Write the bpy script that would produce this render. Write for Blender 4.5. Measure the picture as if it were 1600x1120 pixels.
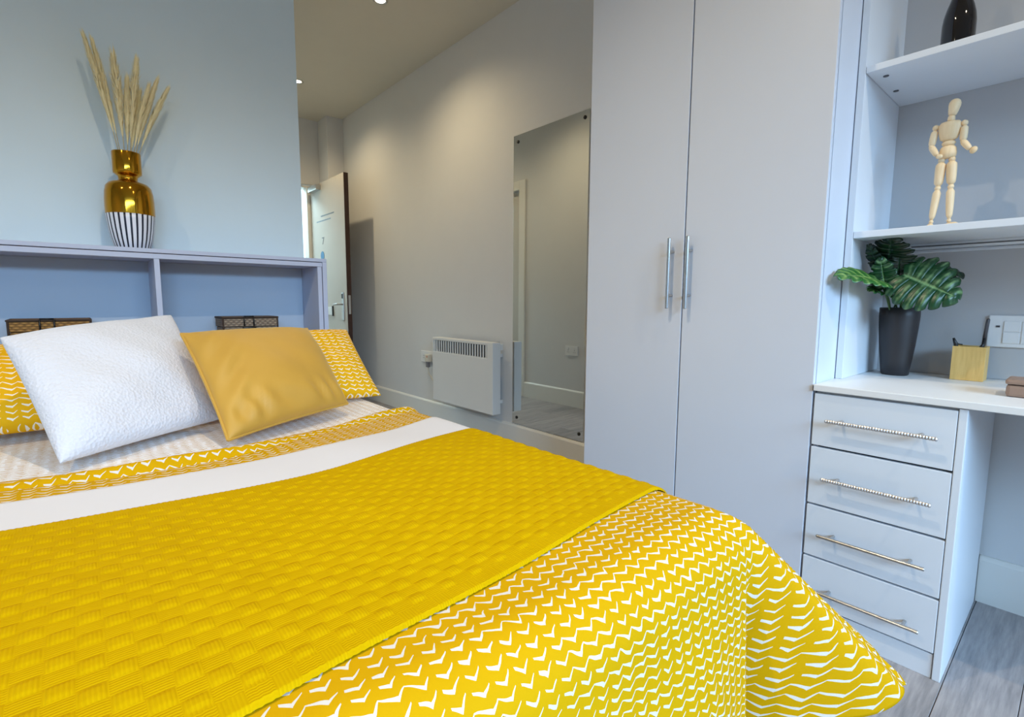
import bpy, bmesh, math, random
import numpy as np
from mathutils import Vector, Matrix, noise

random.seed(7)
np.random.seed(7)
for o in list(bpy.data.objects):
    bpy.data.objects.remove(o, do_unlink=True)
SC = bpy.context.scene
COL = SC.collection


def lin(c):
    return tuple(x / 12.92 if x <= 0.04045 else ((x + 0.055) / 1.055) ** 2.4 for x in c)


def rgb(r, g, b):
    return lin((r / 255.0, g / 255.0, b / 255.0))


# ------------------------------------------------------------------ camera
PITCH, ROLL, YAW, FPX = 0.111046597, 0.00479035985, 0.713601388, 786.096
fw = Vector((math.sin(YAW) * math.cos(PITCH), math.cos(YAW) * math.cos(PITCH), -math.sin(PITCH)))
r0 = Vector((math.cos(YAW), -math.sin(YAW), 0))
u0 = r0.cross(fw)
rr = math.cos(ROLL) * r0 + math.sin(ROLL) * u0
uu = -math.sin(ROLL) * r0 + math.cos(ROLL) * u0
cam_data = bpy.data.cameras.new('camera')
cam_data.sensor_width = 36.0
cam_data.lens = FPX / 1600.0 * 36.0
cam_data.clip_start = 0.02
cam = bpy.data.objects.new('camera', cam_data)
cam.matrix_world = Matrix((
    (rr.x, uu.x, -fw.x, 0.0), (rr.y, uu.y, -fw.y, 0.0), (rr.z, uu.z, -fw.z, 1.0), (0, 0, 0, 1)))
COL.objects.link(cam)
SC.camera = cam

# ------------------------------------------------------------------ world, daylight, exposure
SC.view_settings.view_transform = 'Standard'
SC.view_settings.look = 'None'
SC.view_settings.gamma = 1.0
SC.view_settings.use_curve_mapping = False
SC.view_settings.exposure = 0.0
SC.cycles.max_bounces = 10
SC.cycles.diffuse_bounces = 6
SC.cycles.sample_clamp_indirect = 6.0
SC.cycles.caustics_reflective = False
SC.cycles.caustics_refractive = False

world = bpy.data.worlds.new('sky')
SC.world = world
world.use_nodes = True
wn = world.node_tree
bg = wn.nodes['Background']
bg.inputs['Color'].default_value = (0.50, 0.72, 1.0, 1)
bg.inputs['Strength'].default_value = 1.0


def area(name, loc, target, sx, sy, power, color, spread=180):
    d = bpy.data.lights.new(name, 'AREA')
    d.shape = 'RECTANGLE'
    d.size, d.size_y = sx, sy
    d.energy = power
    d.color = color
    d.spread = math.radians(spread)
    o = bpy.data.objects.new(name, d)
    o.location = loc
    o.rotation_euler = (Vector(target) - Vector(loc)).to_track_quat('-Z', 'Z').to_euler()
    COL.objects.link(o)
    return o


# the bright sky seen through the window behind the camera
area('daylight_sky', (-0.6, -8.5, 4.5), (0.3, 2.0, 1.2), 11.0, 2.6, 3000, (0.42, 0.69, 1.0))
# the lit corridor behind the entrance door
area('corridor_lamp', (1.5, 6.4, 2.6), (1.5, 6.4, 0), 0.5, 0.5, 60, (0.6, 0.88, 1.0))

# ------------------------------------------------------------------ helpers: materials


class NT:
    """small helper to write node maths"""

    def __init__(self, m):
        self.t = m.node_tree
        self.n = self.t.nodes
        self.l = self.t.links

    def new(self, typ, **kw):
        nd = self.n.new(typ)
        for k, v in kw.items():
            setattr(nd, k, v)
        return nd

    def setin(self, sock, v):
        if isinstance(v, bpy.types.NodeSocket):
            self.l.new(v, sock)
        else:
            sock.default_value = v

    def m(self, op, a, b=0.0, c=None):
        nd = self.n.new('ShaderNodeMath')
        nd.operation = op
        self.setin(nd.inputs[0], a)
        self.setin(nd.inputs[1], b)
        if c is not None:
            self.setin(nd.inputs[2], c)
        return nd.outputs[0]

    def mix(self, f, a, b):
        nd = self.n.new('ShaderNodeMix')
        nd.data_type = 'RGBA'
        self.setin(nd.inputs[0], f)
        self.setin(nd.inputs[6], a)
        self.setin(nd.inputs[7], b)
        return nd.outputs[2]

    def noise(self, vec, scale, detail=3.0, rough=0.5):
        nd = self.n.new('ShaderNodeTexNoise')
        if vec is not None:
            self.l.new(vec, nd.inputs['Vector'])
        nd.inputs['Scale'].default_value = scale
        nd.inputs['Detail'].default_value = detail
        nd.inputs['Roughness'].default_value = rough
        return nd.outputs['Fac']

    def bump(self, h, strength, dist):
        nd = self.n.new('ShaderNodeBump')
        nd.inputs['Strength'].default_value = strength
        nd.inputs['Distance'].default_value = dist
        self.l.new(h, nd.inputs['Height'])
        return nd.outputs['Normal']


def c4(c):
    return (c[0], c[1], c[2], 1.0)


def mat(name, color, rough=0.6, metal=0.0, var=0.06, vscale=6.0, bump=0.0, bscale=300.0, bdist=0.001, spec=0.5,
        stretch=None, coat=0.0):
    m = bpy.data.materials.new(name)
    m.use_nodes = True
    t = NT(m)
    b = t.n['Principled BSDF']
    b.inputs['Roughness'].default_value = rough
    b.inputs['Metallic'].default_value = metal
    b.inputs['Specular IOR Level'].default_value = spec
    if coat:
        b.inputs['Coat Weight'].default_value = coat
        b.inputs['Coat Roughness'].default_value = 0.08
    tc = t.new('ShaderNodeTexCoord')
    vec = tc.outputs['Object']
    if stretch:
        mp = t.new('ShaderNodeMapping')
        mp.inputs['Scale'].default_value = stretch
        t.l.new(vec, mp.inputs['Vector'])
        vec = mp.outputs['Vector']
    n = t.noise(vec, vscale, 4)
    dark = tuple(x * (1 - var) for x in color)
    light = tuple(min(1, x * (1 + var)) for x in color)
    t.l.new(t.mix(n, c4(dark), c4(light)), b.inputs['Base Color'])
    if bump:
        t.l.new(t.bump(t.noise(vec, bscale, 3), bump, bdist), b.inputs['Normal'])
    return m


def wood(name, a, bcol, axis_scale, rough=0.5, scale=30):
    m = bpy.data.materials.new(name)
    m.use_nodes = True
    t = NT(m)
    b = t.n['Principled BSDF']
    b.inputs['Roughness'].default_value = rough
    tc = t.new('ShaderNodeTexCoord')
    oi = t.new('ShaderNodeObjectInfo')
    ad = t.new('ShaderNodeVectorMath', operation='ADD')
    t.l.new(tc.outputs['Object'], ad.inputs[0])
    sc = t.new('ShaderNodeVectorMath', operation='SCALE')
    cx = t.new('ShaderNodeCombineXYZ')
    for i in range(3):
        t.l.new(oi.outputs['Random'], cx.inputs[i])
    t.l.new(cx.outputs[0], sc.inputs[0])
    sc.inputs['Scale'].default_value = 7.0
    t.l.new(sc.outputs[0], ad.inputs[1])
    mp = t.new('ShaderNodeMapping')
    mp.inputs['Scale'].default_value = axis_scale
    t.l.new(ad.outputs[0], mp.inputs['Vector'])
    n1 = t.noise(mp.outputs[0], scale, 5, 0.65)
    n2 = t.noise(mp.outputs[0], scale * 0.25, 3)
    f = t.m('ADD', t.m('MULTIPLY', n1, 0.65), t.m('MULTIPLY', n2, 0.35))
    f = t.m('ADD', t.m('MULTIPLY', t.m('SUBTRACT', f, 0.5), 2.4), 0.5)
    f = t.m('ADD', f, t.m('MULTIPLY', t.m('SUBTRACT', oi.outputs['Random'], 0.5), 0.35))
    f = t.m('MAXIMUM', t.m('MINIMUM', f, 1.0), 0.0)
    t.l.new(t.mix(f, c4(a), c4(bcol)), b.inputs['Base Color'])
    t.l.new(t.bump(n1, 0.25, 0.001), b.inputs['Normal'])
    return m


def chevron_mat(name, ground, ink, period=0.031, rowh=0.0190, amp=0.0105, width=0.13, rough=0.75):
    """hand drawn zigzag print in cloth (UV) metres: some rows run on, some break into ticks"""
    m = bpy.data.materials.new(name)
    m.use_nodes = True
    t = NT(m)
    b = t.n['Principled BSDF']
    b.inputs['Roughness'].default_value = rough
    b.inputs['Specular IOR Level'].default_value = 0.06
    uv = t.new('ShaderNodeUVMap')
    uv.uv_map = 'UVMap'
    sp = t.new('ShaderNodeSeparateXYZ')
    t.l.new(uv.outputs[0], sp.inputs[0])
    nz = t.new('ShaderNodeTexNoise')
    t.l.new(uv.outputs[0], nz.inputs['Vector'])
    nz.inputs['Scale'].default_value = 22
    nz.inputs['Detail'].default_value = 2
    nsp = t.new('ShaderNodeSeparateColor')
    t.l.new(nz.outputs['Color'], nsp.inputs[0])
    u = t.m('ADD', sp.outputs[0], t.m('MULTIPLY', t.m('SUBTRACT', nsp.outputs[0], 0.5), 0.018))
    v = t.m('ADD', sp.outputs[1], t.m('MULTIPLY', t.m('SUBTRACT', nsp.outputs[1], 0.5), 0.016))
    p = t.m('DIVIDE', u, period)
    f = t.m('FRACT', p)
    cell = t.m('FLOOR', p)
    tri = t.m('MINIMUM', t.m('DIVIDE', f, 0.66), t.m('DIVIDE', t.m('SUBTRACT', 1.0, f), 0.34))
    q = t.m('DIVIDE', t.m('ADD', v, t.m('MULTIPLY', tri, amp)), rowh)
    row = t.m('FLOOR', q)
    g = t.m('ABSOLUTE', t.m('SUBTRACT', t.m('FRACT', q), 0.5))
    cv = t.new('ShaderNodeCombineXYZ')
    t.l.new(row, cv.inputs[0])
    t.l.new(t.m('FLOOR', t.m('DIVIDE', cell, 3.0)), cv.inputs[1])
    wnz = t.new('ShaderNodeTexWhiteNoise', noise_dimensions='2D')
    t.l.new(cv.outputs[0], wnz.inputs['Vector'])
    rnd = wnz.outputs['Value']
    # width: thicker on the short rise, random by row
    steep = t.m('GREATER_THAN', f, 0.66)
    w = t.m('MULTIPLY', width, t.m('ADD', 0.40, t.m('MULTIPLY', nsp.outputs[2], 1.0)))
    w = t.m('MULTIPLY', w, t.m('ADD', 0.45, t.m('MULTIPLY', tri, 0.95)))
    w = t.m('MULTIPLY', w, t.m('SUBTRACT', 1.0, t.m('MULTIPLY', steep, 0.18)))
    # taper at start of the long stroke on broken rows
    broken = t.m('GREATER_THAN', rnd, 0.48)
    gap = t.m('MULTIPLY', broken, t.m('LESS_THAN', t.m('ABSOLUTE', t.m('SUBTRACT', f, 0.11)), 0.14))
    on = t.m('MULTIPLY', t.m('LESS_THAN', g, w), t.m('SUBTRACT', 1.0, gap))
    shade = t.noise(uv.outputs[0], 9, 3)
    gcol = t.mix(shade, c4(tuple(x * 0.94 for x in ground)), c4(tuple(min(1, x * 1.05) for x in ground)))
    t.l.new(t.mix(on, gcol, c4(ink)), b.inputs['Base Color'])
    t.l.new(t.bump(t.noise(uv.outputs[0], 900, 2), 0.15, 0.0006), b.inputs['Normal'])
    return m


def emis(name, color, strength):
    m = bpy.data.materials.new(name)
    m.use_nodes = True
    b = m.node_tree.nodes['Principled BSDF']
    b.inputs['Base Color'].default_value = c4(color)
    b.inputs['Emission Color'].default_value = c4(color)
    b.inputs['Emission Strength'].default_value = strength
    return m


# ------------------------------------------------------------------ helpers: geometry
class MB:
    def __init__(self):
        self.v, self.f, self.uv = [], [], None

    def add(self, vs, fs):
        k = len(self.v)
        self.v += [tuple(x) for x in vs]
        self.f += [tuple(i + k for i in f) for f in fs]
        return self

    def box(self, lo, hi, bevel=0.0, seg=2):
        bm = bmesh.new()
        bmesh.ops.create_cube(bm, size=1.0)
        for v in bm.verts:
            v.co = Vector([lo[i] + (v.co[i] + 0.5) * (hi[i] - lo[i]) for i in range(3)])
        if bevel > 0:
            bmesh.ops.bevel(bm, geom=list(bm.edges), offset=bevel, segments=seg, profile=0.6, affect='EDGES')
        bm.verts.index_update()
        self.add([v.co[:] for v in bm.verts], [[v.index for v in f.verts] for f in bm.faces])
        bm.free()
        return self

    def tube(self, pts, rad, n=10, caps=True):
        pts = [Vector(p) for p in pts]
        if not hasattr(rad, '__len__'):
            rad = [rad] * len(pts)
        rings = []
        prev = None
        for i, p in enumerate(pts):
            t = (pts[min(i + 1, len(pts) - 1)] - pts[max(i - 1, 0)]).normalized()
            a = prev if prev is not None else (Vector((0, 0, 1)) if abs(t.z) < 0.9 else Vector((1, 0, 0)))
            b = t.cross(a).normalized()
            a = b.cross(t).normalized()
            prev = a
            rings.append([p + (a * math.cos(2 * math.pi * k / n) + b * math.sin(2 * math.pi * k / n)) * rad[i]
                          for k in range(n)])
        vs = [v for r in rings for v in r]
        fs = []
        for i in range(len(pts) - 1):
            for k in range(n):
                fs.append((i * n + k, i * n + (k + 1) % n, (i + 1) * n + (k + 1) % n, (i + 1) * n + k))
        if caps:
            fs.append(tuple(range(n))[::-1])
            fs.append(tuple((len(pts) - 1) * n + k for k in range(n)))
        return self.add(vs, fs)

    def lathe(self, prof, c=(0, 0, 0), n=32, caps=True, axis='Z', sx=1.0, sy=1.0):
        vs = []
        for r, z in prof:
            for k in range(n):
                a = 2 * math.pi * k / n
                if axis == 'Z':
                    vs.append((c[0] + r * math.cos(a) * sx, c[1] + r * math.sin(a) * sy, c[2] + z))
                elif axis == 'X':
                    vs.append((c[0] + z, c[1] + r * math.cos(a) * sx, c[2] + r * math.sin(a) * sy))
                else:
                    vs.append((c[0] + r * math.sin(a) * sx, c[1] + z, c[2] + r * math.cos(a) * sy))
        fs = []
        for i in range(len(prof) - 1):
            for k in range(n):
                fs.append((i * n + k, i * n + (k + 1) % n, (i + 1) * n + (k + 1) % n, (i + 1) * n + k))
        if caps:
            fs.append(tuple(range(n))[::-1])
            fs.append(tuple((len(prof) - 1) * n + k for k in range(n)))
        return self.add(vs, fs)

    def ellipsoid(self, c, r, n=16, m=10, rot=None):
        vs = []
        for i in range(1, m):
            th = math.pi * i / m
            for k in range(n):
                a = 2 * math.pi * k / n
                vs.append(Vector((r[0] * math.sin(th) * math.cos(a), r[1] * math.sin(th) * math.sin(a), r[2] * math.cos(th))))
        vs.append(Vector((0, 0, r[2])))
        vs.append(Vector((0, 0, -r[2])))
        if rot is not None:
            vs = [rot @ v for v in vs]
        vs = [v + Vector(c) for v in vs]
        fs = []
        for i in range(m - 2):
            for k in range(n):
                fs.append((i * n + k, (i + 1) * n + k, (i + 1) * n + (k + 1) % n, i * n + (k + 1) % n))
        top, bot = (m - 1) * n, (m - 1) * n + 1
        for k in range(n):
            fs.append((top, k, (k + 1) % n))
            fs.append((bot, (m - 2) * n + (k + 1) % n, (m - 2) * n + k))
        return self.add(vs, fs)


def finish(name, me, m, parent=None, smooth=False, origin=None, autosmooth=None):
    if smooth:
        me.polygons.foreach_set('use_smooth', [True] * len(me.polygons))
    if m:
        me.materials.append(m)
    o = bpy.data.objects.new(name, me)
    COL.objects.link(o)
    if parent is not None:
        o.parent = parent
    return o


ROOTLOC = {}


def wloc(o):
    p = Vector((0, 0, 0))
    while o is not None:
        p = p + o.location
        o = o.parent
    return p


def obj(name, mb, m, parent=None, smooth=False, base=None):
    """link a mesh given in world coordinates; its origin sits at `base` (or at the parent's origin)"""
    me = bpy.data.meshes.new(name)
    off = Vector(base) if base is not None else (wloc(parent) if parent is not None else Vector((0, 0, 0)))
    me.from_pydata([(v[0] - off.x, v[1] - off.y, v[2] - off.z) for v in mb.v], [], mb.f)
    me.update()
    bm = bmesh.new()
    bm.from_mesh(me)
    bmesh.ops.recalc_face_normals(bm, faces=bm.faces)
    bm.to_mesh(me)
    bm.free()
    if mb.uv is not None:
        lay = me.uv_layers.new(name='UVMap')
        idx = np.empty(len(me.loops), dtype=np.int32)
        me.loops.foreach_get('vertex_index', idx)
        lay.data.foreach_set('uv', np.asarray(mb.uv, dtype=np.float32)[idx].ravel())
    o = finish(name, me, m, parent, smooth)
    if smooth == 'angle':
        me.shade_smooth() if hasattr(me, 'shade_smooth') else None
    if base is not None:
        o.location = off - (wloc(parent) if parent is not None else Vector((0, 0, 0)))
    return o


def bx(name, lo, hi, m, parent=None, bevel=0.002, base=None):
    return obj(name, MB().box(lo, hi, bevel), m, parent, base=base)


def tag(o, label=None, cat=None, group=None, kind=None):
    if label:
        o['label'] = label
    if cat:
        o['category'] = cat
    if group:
        o['group'] = group
    if kind:
        o['kind'] = kind
    return o


def thing(name, loc, label, cat, group=None):
    o = bpy.data.objects.new(name, None)
    o.empty_display_size = 0.1
    o.location = loc
    COL.objects.link(o)
    return tag(o, label, cat, group)


def struct(o, label=None):
    return tag(o, label, kind='structure')


def grid_obj(name, P, UV, m, parent=None, base=None, closed_u=False, sub=0):
    """P: (rows, cols, 3) world points; UV: (rows, cols, 2)"""
    r, c = P.shape[:2]
    off = Vector(base) if base is not None else (wloc(parent) if parent is not None else Vector((0, 0, 0)))
    V = (P.reshape(-1, 3) - np.array(off[:])).astype(np.float32)
    i = np.arange(r * c).reshape(r, c)
    if closed_u:
        i = np.concatenate([i, i[:, :1]], axis=1)
    q = np.stack([i[:-1, :-1], i[:-1, 1:], i[1:, 1:], i[1:, :-1]], axis=-1).reshape(-1, 4)
    me = bpy.data.meshes.new(name)
    me.vertices.add(len(V))
    me.vertices.foreach_set('co', V.ravel())
    me.loops.add(q.size)
    me.loops.foreach_set('vertex_index', q.ravel().astype(np.int32))
    me.polygons.add(len(q))
    me.polygons.foreach_set('loop_start', np.arange(0, q.size, 4, dtype=np.int32))
    me.polygons.foreach_set('loop_total', np.full(len(q), 4, dtype=np.int32))
    me.update(calc_edges=True)
    lay = me.uv_layers.new(name='UVMap')
    lay.data.foreach_set('uv', UV.reshape(-1, 2)[q.ravel()].astype(np.float32).ravel())
    me.validate()
    o = finish(name, me, m, parent, smooth=True)
    if base is not None:
        o.location = off - (wloc(parent) if parent is not None else Vector((0, 0, 0)))
    return o


# ------------------------------------------------------------------ materials
M_WALL = mat('wall_paint', rgb(214, 214, 214), 0.85, var=0.02, bump=0.08, bscale=160, spec=0.2)
M_WALLB = mat('partition_paint', rgb(222, 236, 242), 0.85, var=0.02, bump=0.08, bscale=160, spec=0.2)
M_CEIL = mat('ceiling_paint', rgb(212, 206, 192), 0.9, var=0.02, bump=0.05, bscale=150, spec=0.2)
M_TRIM = mat('gloss_trim', rgb(228, 226, 220), 0.4, var=0.02)
M_FLOOR = wood('grey_oak', rgb(112, 110, 112), rgb(172, 166, 166), (1.2, 14, 14), 0.45, 6)
M_SUB = mat('subfloor', rgb(60, 58, 58), 0.9)
M_WARD = mat('wardrobe_laminate', rgb(212, 216, 226), 0.42, var=0.015, bump=0.03, bscale=400)
M_WHITE = mat('white_laminate', rgb(222, 226, 232), 0.42, var=0.015)
M_SHBACK = mat('shaded_wall_paint', rgb(186, 186, 188), 0.7, var=0.02)  # wall paint darkened, the shelf interior's shade put into the colour
M_DESK = mat('desk_laminate', rgb(232, 230, 228), 0.4, var=0.02)
M_GAPSHADE = mat('gap_shade', rgb(28, 32, 44), 0.9)  # near-black colour standing in for shade in the door and drawer gaps
M_HEADB = mat('headboard_laminate', rgb(186, 190, 208), 0.45, var=0.02)
M_HBACK = mat('headboard_back', rgb(176, 190, 208), 0.6, var=0.02)
M_STEEL = mat('brushed_steel', rgb(196, 196, 196), 0.28, 1.0, var=0.1, vscale=40)
M_ROPE = mat('ribbed_steel', rgb(208, 200, 194), 0.42, 1.0, var=0.15, vscale=60)
M_BLACK = mat('black_metal', rgb(24, 22, 22), 0.4, var=0.1)
M_PLASTIC = mat('white_plastic', rgb(226, 226, 226), 0.35, var=0.01)
M_HEATER = mat('heater_enamel', rgb(222, 220, 216), 0.4, var=0.015)
M_HDARK = mat('heater_inside', rgb(22, 22, 28), 0.6)
M_DOOR = mat('door_paint', rgb(196, 190, 182), 0.5, var=0.03)
M_DOOREDGE = mat('door_lipping', rgb(58, 30, 18), 0.5, var=0.2, vscale=30)
M_BLUE = mat('blue_sticker', rgb(40, 120, 170), 0.4)
M_INK = mat('faint_ink', rgb(120, 140, 160), 0.6)
M_GREYPRINT = mat('grey_print', rgb(120, 118, 122), 0.6)
M_YELLOW = rgb(200, 150, 4)
M_DUVET = chevron_mat('yellow_chevron_cotton', M_YELLOW, rgb(214, 204, 192))
M_DUVET2 = chevron_mat('yellow_chevron_pillowcase', rgb(232, 172, 24), rgb(246, 230, 206), period=0.036, rowh=0.0175, amp=0.008, width=0.12)
M_SHEET = chevron_mat('white_chevron_cotton', rgb(236, 234, 236), rgb(190, 146, 50), period=0.030, rowh=0.0155, amp=0.008, width=0.13)
M_BAND = mat('white_cotton', rgb(218, 214, 216), 0.8, var=0.02, bump=0.1, bscale=500, spec=0.2)
M_MATT = mat('mattress_ticking', rgb(226, 226, 232), 0.85)
M_BASE = mat('divan_fabric', rgb(120, 122, 130), 0.9, bump=0.2, bscale=500)
M_GOLD = mat('gold_glaze', rgb(196, 138, 36), 0.09, 1.0, var=0.04)
M_BAMBOO = wood('bamboo', rgb(206, 160, 84), rgb(230, 190, 116), (14, 14, 1.5), 0.45, 9)
M_MANI = wood('beech', rgb(226, 196, 152), rgb(240, 216, 178), (12, 12, 1.5), 0.5, 12)
M_POT = mat('dark_pot', rgb(42, 38, 40), 0.45, var=0.15, vscale=12)
M_SOIL = mat('soil', rgb(40, 30, 24), 0.95, bump=0.8, bscale=120, bdist=0.004)
M_STEM = mat('green_stem', rgb(56, 84, 34), 0.5)
M_BROWNBOX = mat('brown_leather', rgb(142, 116, 100), 0.45, var=0.12, vscale=20, bump=0.1, bscale=250)
M_PEN = mat('pen_grey', rgb(74, 72, 76), 0.4)
M_PAMPAS = mat('pampas', rgb(244, 228, 182), 0.9, var=0.15, vscale=40)
M_PAMSTEM = mat('pampas_stalk', rgb(196, 176, 128), 0.8)
M_BASKETEDGE = mat('basket_binding', rgb(58, 40, 26), 0.7)
M_TEXT = mat('socket_mark', rgb(120, 120, 124), 0.5)


def mirror_mat():
    m = bpy.data.materials.new('silvered_glass')
    m.use_nodes = True
    b = m.node_tree.nodes['Principled BSDF']
    b.inputs['Base Color'].default_value = c4(rgb(222, 226, 226))
    b.inputs['Metallic'].default_value = 1.0
    b.inputs['Roughness'].default_value = 0.005
    return m


def glass_pane_mat():
    m = bpy.data.materials.new('window_glass')
    m.use_nodes = True
    t = NT(m)
    t.n.remove(t.n['Principled BSDF'])
    tr = t.new('ShaderNodeBsdfTransparent')
    gl = t.new('ShaderNodeBsdfGlossy')
    gl.inputs['Roughness'].default_value = 0.02
    mx = t.new('ShaderNodeMixShader')
    mx.inputs[0].default_value = 0.06
    t.l.new(tr.outputs[0], mx.inputs[1])
    t.l.new(gl.outputs[0], mx.inputs[2])
    t.l.new(mx.outputs[0], t.n['Material Output'].inputs['Surface'])
    return m


def bottle_mat():
    m = bpy.data.materials.new('dark_amber_glass')
    m.use_nodes = True
    b = m.node_tree.nodes['Principled BSDF']
    b.inputs['Base Color'].default_value = c4(rgb(12, 6, 8))
    b.inputs['Roughness'].default_value = 0.06
    b.inputs['Coat Weight'].default_value = 0.2
    return m


def knit_mat():
    m = bpy.data.materials.new('mustard_knit')
    m.use_nodes = True
    t = NT(m)
    b = t.n['Principled BSDF']
    b.inputs['Roughness'].default_value = 0.85
    b.inputs['Specular IOR Level'].default_value = 0.03
    uv = t.new('ShaderNodeUVMap')
    uv.uv_map = 'UVMap'
    sp = t.new('ShaderNodeSeparateXYZ')
    t.l.new(uv.outputs[0], sp.inputs[0])
    U, V = sp.outputs[0], sp.outputs[1]
    n = t.noise(uv.outputs[0], 14, 3)
    col = t.mix(n, c4(rgb(192, 150, 0)), c4(rgb(206, 166, 2)))
    # fine knit ribs, turned by ninety degrees from block to block
    par = t.m('MODULO', t.m('ADD', t.m('FLOOR', t.m('DIVIDE', U, 0.027)), t.m('FLOOR', t.m('DIVIDE', V, 0.027))), 2.0)
    par = t.m('ABSOLUTE', par)
    ru = t.m('SINE', t.m('MULTIPLY', U, 2 * math.pi / 0.0042))
    rv = t.m('SINE', t.m('MULTIPLY', V, 2 * math.pi / 0.0042))
    h = t.m('ADD', t.m('MULTIPLY', ru, par), t.m('MULTIPLY', rv, t.m('SUBTRACT', 1.0, par)))
    t.l.new(t.mix(t.m('MULTIPLY', t.m('ADD', h, 1.0), 0.09), col, c4(rgb(160, 112, 0))), b.inputs['Base Color'])
    t.l.new(t.bump(h, 0.3, 0.0008), b.inputs['Normal'])
    return m


def velvet_mat():
    m = mat('mustard_velvet', rgb(196, 148, 56), 0.55, var=0.1, vscale=8, bump=0.12, bscale=700)
    b = m.node_tree.nodes['Principled BSDF']
    b.inputs['Sheen Weight'].default_value = 0.5
    b.inputs['Sheen Roughness'].default_value = 0.4
    b.inputs['Sheen Tint'].default_value = c4(rgb(250, 220, 150))
    return m


def fleece_mat():
    m = bpy.data.materials.new('white_fleece')
    m.use_nodes = True
    t = NT(m)
    b = t.n['Principled BSDF']
    b.inputs['Roughness'].default_value = 0.95
    b.inputs['Base Color'].default_value = c4(rgb(216, 214, 219))
    b.inputs['Sheen Weight'].default_value = 0.3
    tc = t.new('ShaderNodeTexCoord')
    v = t.new('ShaderNodeTexVoronoi')
    v.inputs['Scale'].default_value = 120
    t.l.new(tc.outputs['Object'], v.inputs['Vector'])
    n = t.noise(tc.outputs['Object'], 60, 4)
    t.l.new(t.bump(t.m('ADD', v.outputs['Distance'], n), 0.5, 0.004), b.inputs['Normal'])
    return m


def stripe_mat():
    m = bpy.data.materials.new('striped_ceramic')
    m.use_nodes = True
    t = NT(m)
    b = t.n['Principled BSDF']
    b.inputs['Roughness'].default_value = 0.35
    tc = t.new('ShaderNodeTexCoord')
    sp = t.new('ShaderNodeSeparateXYZ')
    t.l.new(tc.outputs['Object'], sp.inputs[0])
    a = t.m('ARCTAN2', sp.outputs[1], sp.outputs[0])
    f = t.m('FRACT', t.m('MULTIPLY', t.m('ADD', a, math.pi), 26 / (2 * math.pi)))
    on = t.m('LESS_THAN', f, 0.36)
    t.l.new(t.mix(on, c4(rgb(236, 236, 244)), c4(rgb(14, 16, 40))), b.inputs['Base Color'])
    return m


def weave_mat(name, a, bcol):
    m = bpy.data.materials.new(name)
    m.use_nodes = True
    t = NT(m)
    b = t.n['Principled BSDF']
    b.inputs['Roughness'].default_value = 0.8
    tc = t.new('ShaderNodeTexCoord')
    mp = t.new('ShaderNodeMapping')
    mp.inputs['Scale'].default_value = (1, 1, 1)
    t.l.new(tc.outputs['Object'], mp.inputs['Vector'])
    sp = t.new('ShaderNodeSeparateXYZ')
    t.l.new(mp.outputs[0], sp.inputs[0])
    xx = t.m('ADD', sp.outputs[0], sp.outputs[1])
    row = t.m('FLOOR', t.m('DIVIDE', sp.outputs[2], 0.009))
    ph = t.m('MULTIPLY', t.m('MODULO', t.m('ABSOLUTE', row), 2.0), math.pi)
    s = t.m('SINE', t.m('ADD', t.m('MULTIPLY', xx, 2 * math.pi / 0.022), ph))
    z = t.m('ABSOLUTE', t.m('SINE', t.m('MULTIPLY', sp.outputs[2], math.pi / 0.009)))
    h = t.m('MULTIPLY', t.m('ADD', t.m('MULTIPLY', s, 0.5), 0.5), z)
    n = t.noise(tc.outputs['Object'], 90, 4)
    f = t.m('ADD', t.m('MULTIPLY', h, 0.6), t.m('MULTIPLY', n, 0.45))
    t.l.new(t.mix(f, c4(a), c4(bcol)), b.inputs['Base Color'])
    t.l.new(t.bump(h, 0.8, 0.004), b.inputs['Normal'])
    return m


def leaf_mat(name, dark, light):
    m = bpy.data.materials.new(name)
    m.use_nodes = True
    t = NT(m)
    b = t.n['Principled BSDF']
    b.inputs['Roughness'].default_value = 0.33
    uv = t.new('ShaderNodeUVMap')
    uv.uv_map = 'UVMap'
    sp = t.new('ShaderNodeSeparateXYZ')
    t.l.new(uv.outputs[0], sp.inputs[0])
    # pale veins along the lobe middles (u = lobe fraction 0..1, v = distance from the midrib)
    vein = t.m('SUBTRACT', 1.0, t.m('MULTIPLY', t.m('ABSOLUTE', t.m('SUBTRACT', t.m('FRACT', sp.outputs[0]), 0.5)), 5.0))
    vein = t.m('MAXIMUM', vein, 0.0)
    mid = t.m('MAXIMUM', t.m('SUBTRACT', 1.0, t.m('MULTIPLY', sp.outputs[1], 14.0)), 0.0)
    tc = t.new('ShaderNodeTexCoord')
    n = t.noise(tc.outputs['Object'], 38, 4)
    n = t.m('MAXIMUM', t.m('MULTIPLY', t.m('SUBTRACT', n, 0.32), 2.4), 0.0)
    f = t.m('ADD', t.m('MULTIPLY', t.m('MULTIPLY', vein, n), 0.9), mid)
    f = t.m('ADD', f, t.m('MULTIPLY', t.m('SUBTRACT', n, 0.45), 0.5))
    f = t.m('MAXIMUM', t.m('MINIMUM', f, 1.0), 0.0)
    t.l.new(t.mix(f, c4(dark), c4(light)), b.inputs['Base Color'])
    return m


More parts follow.
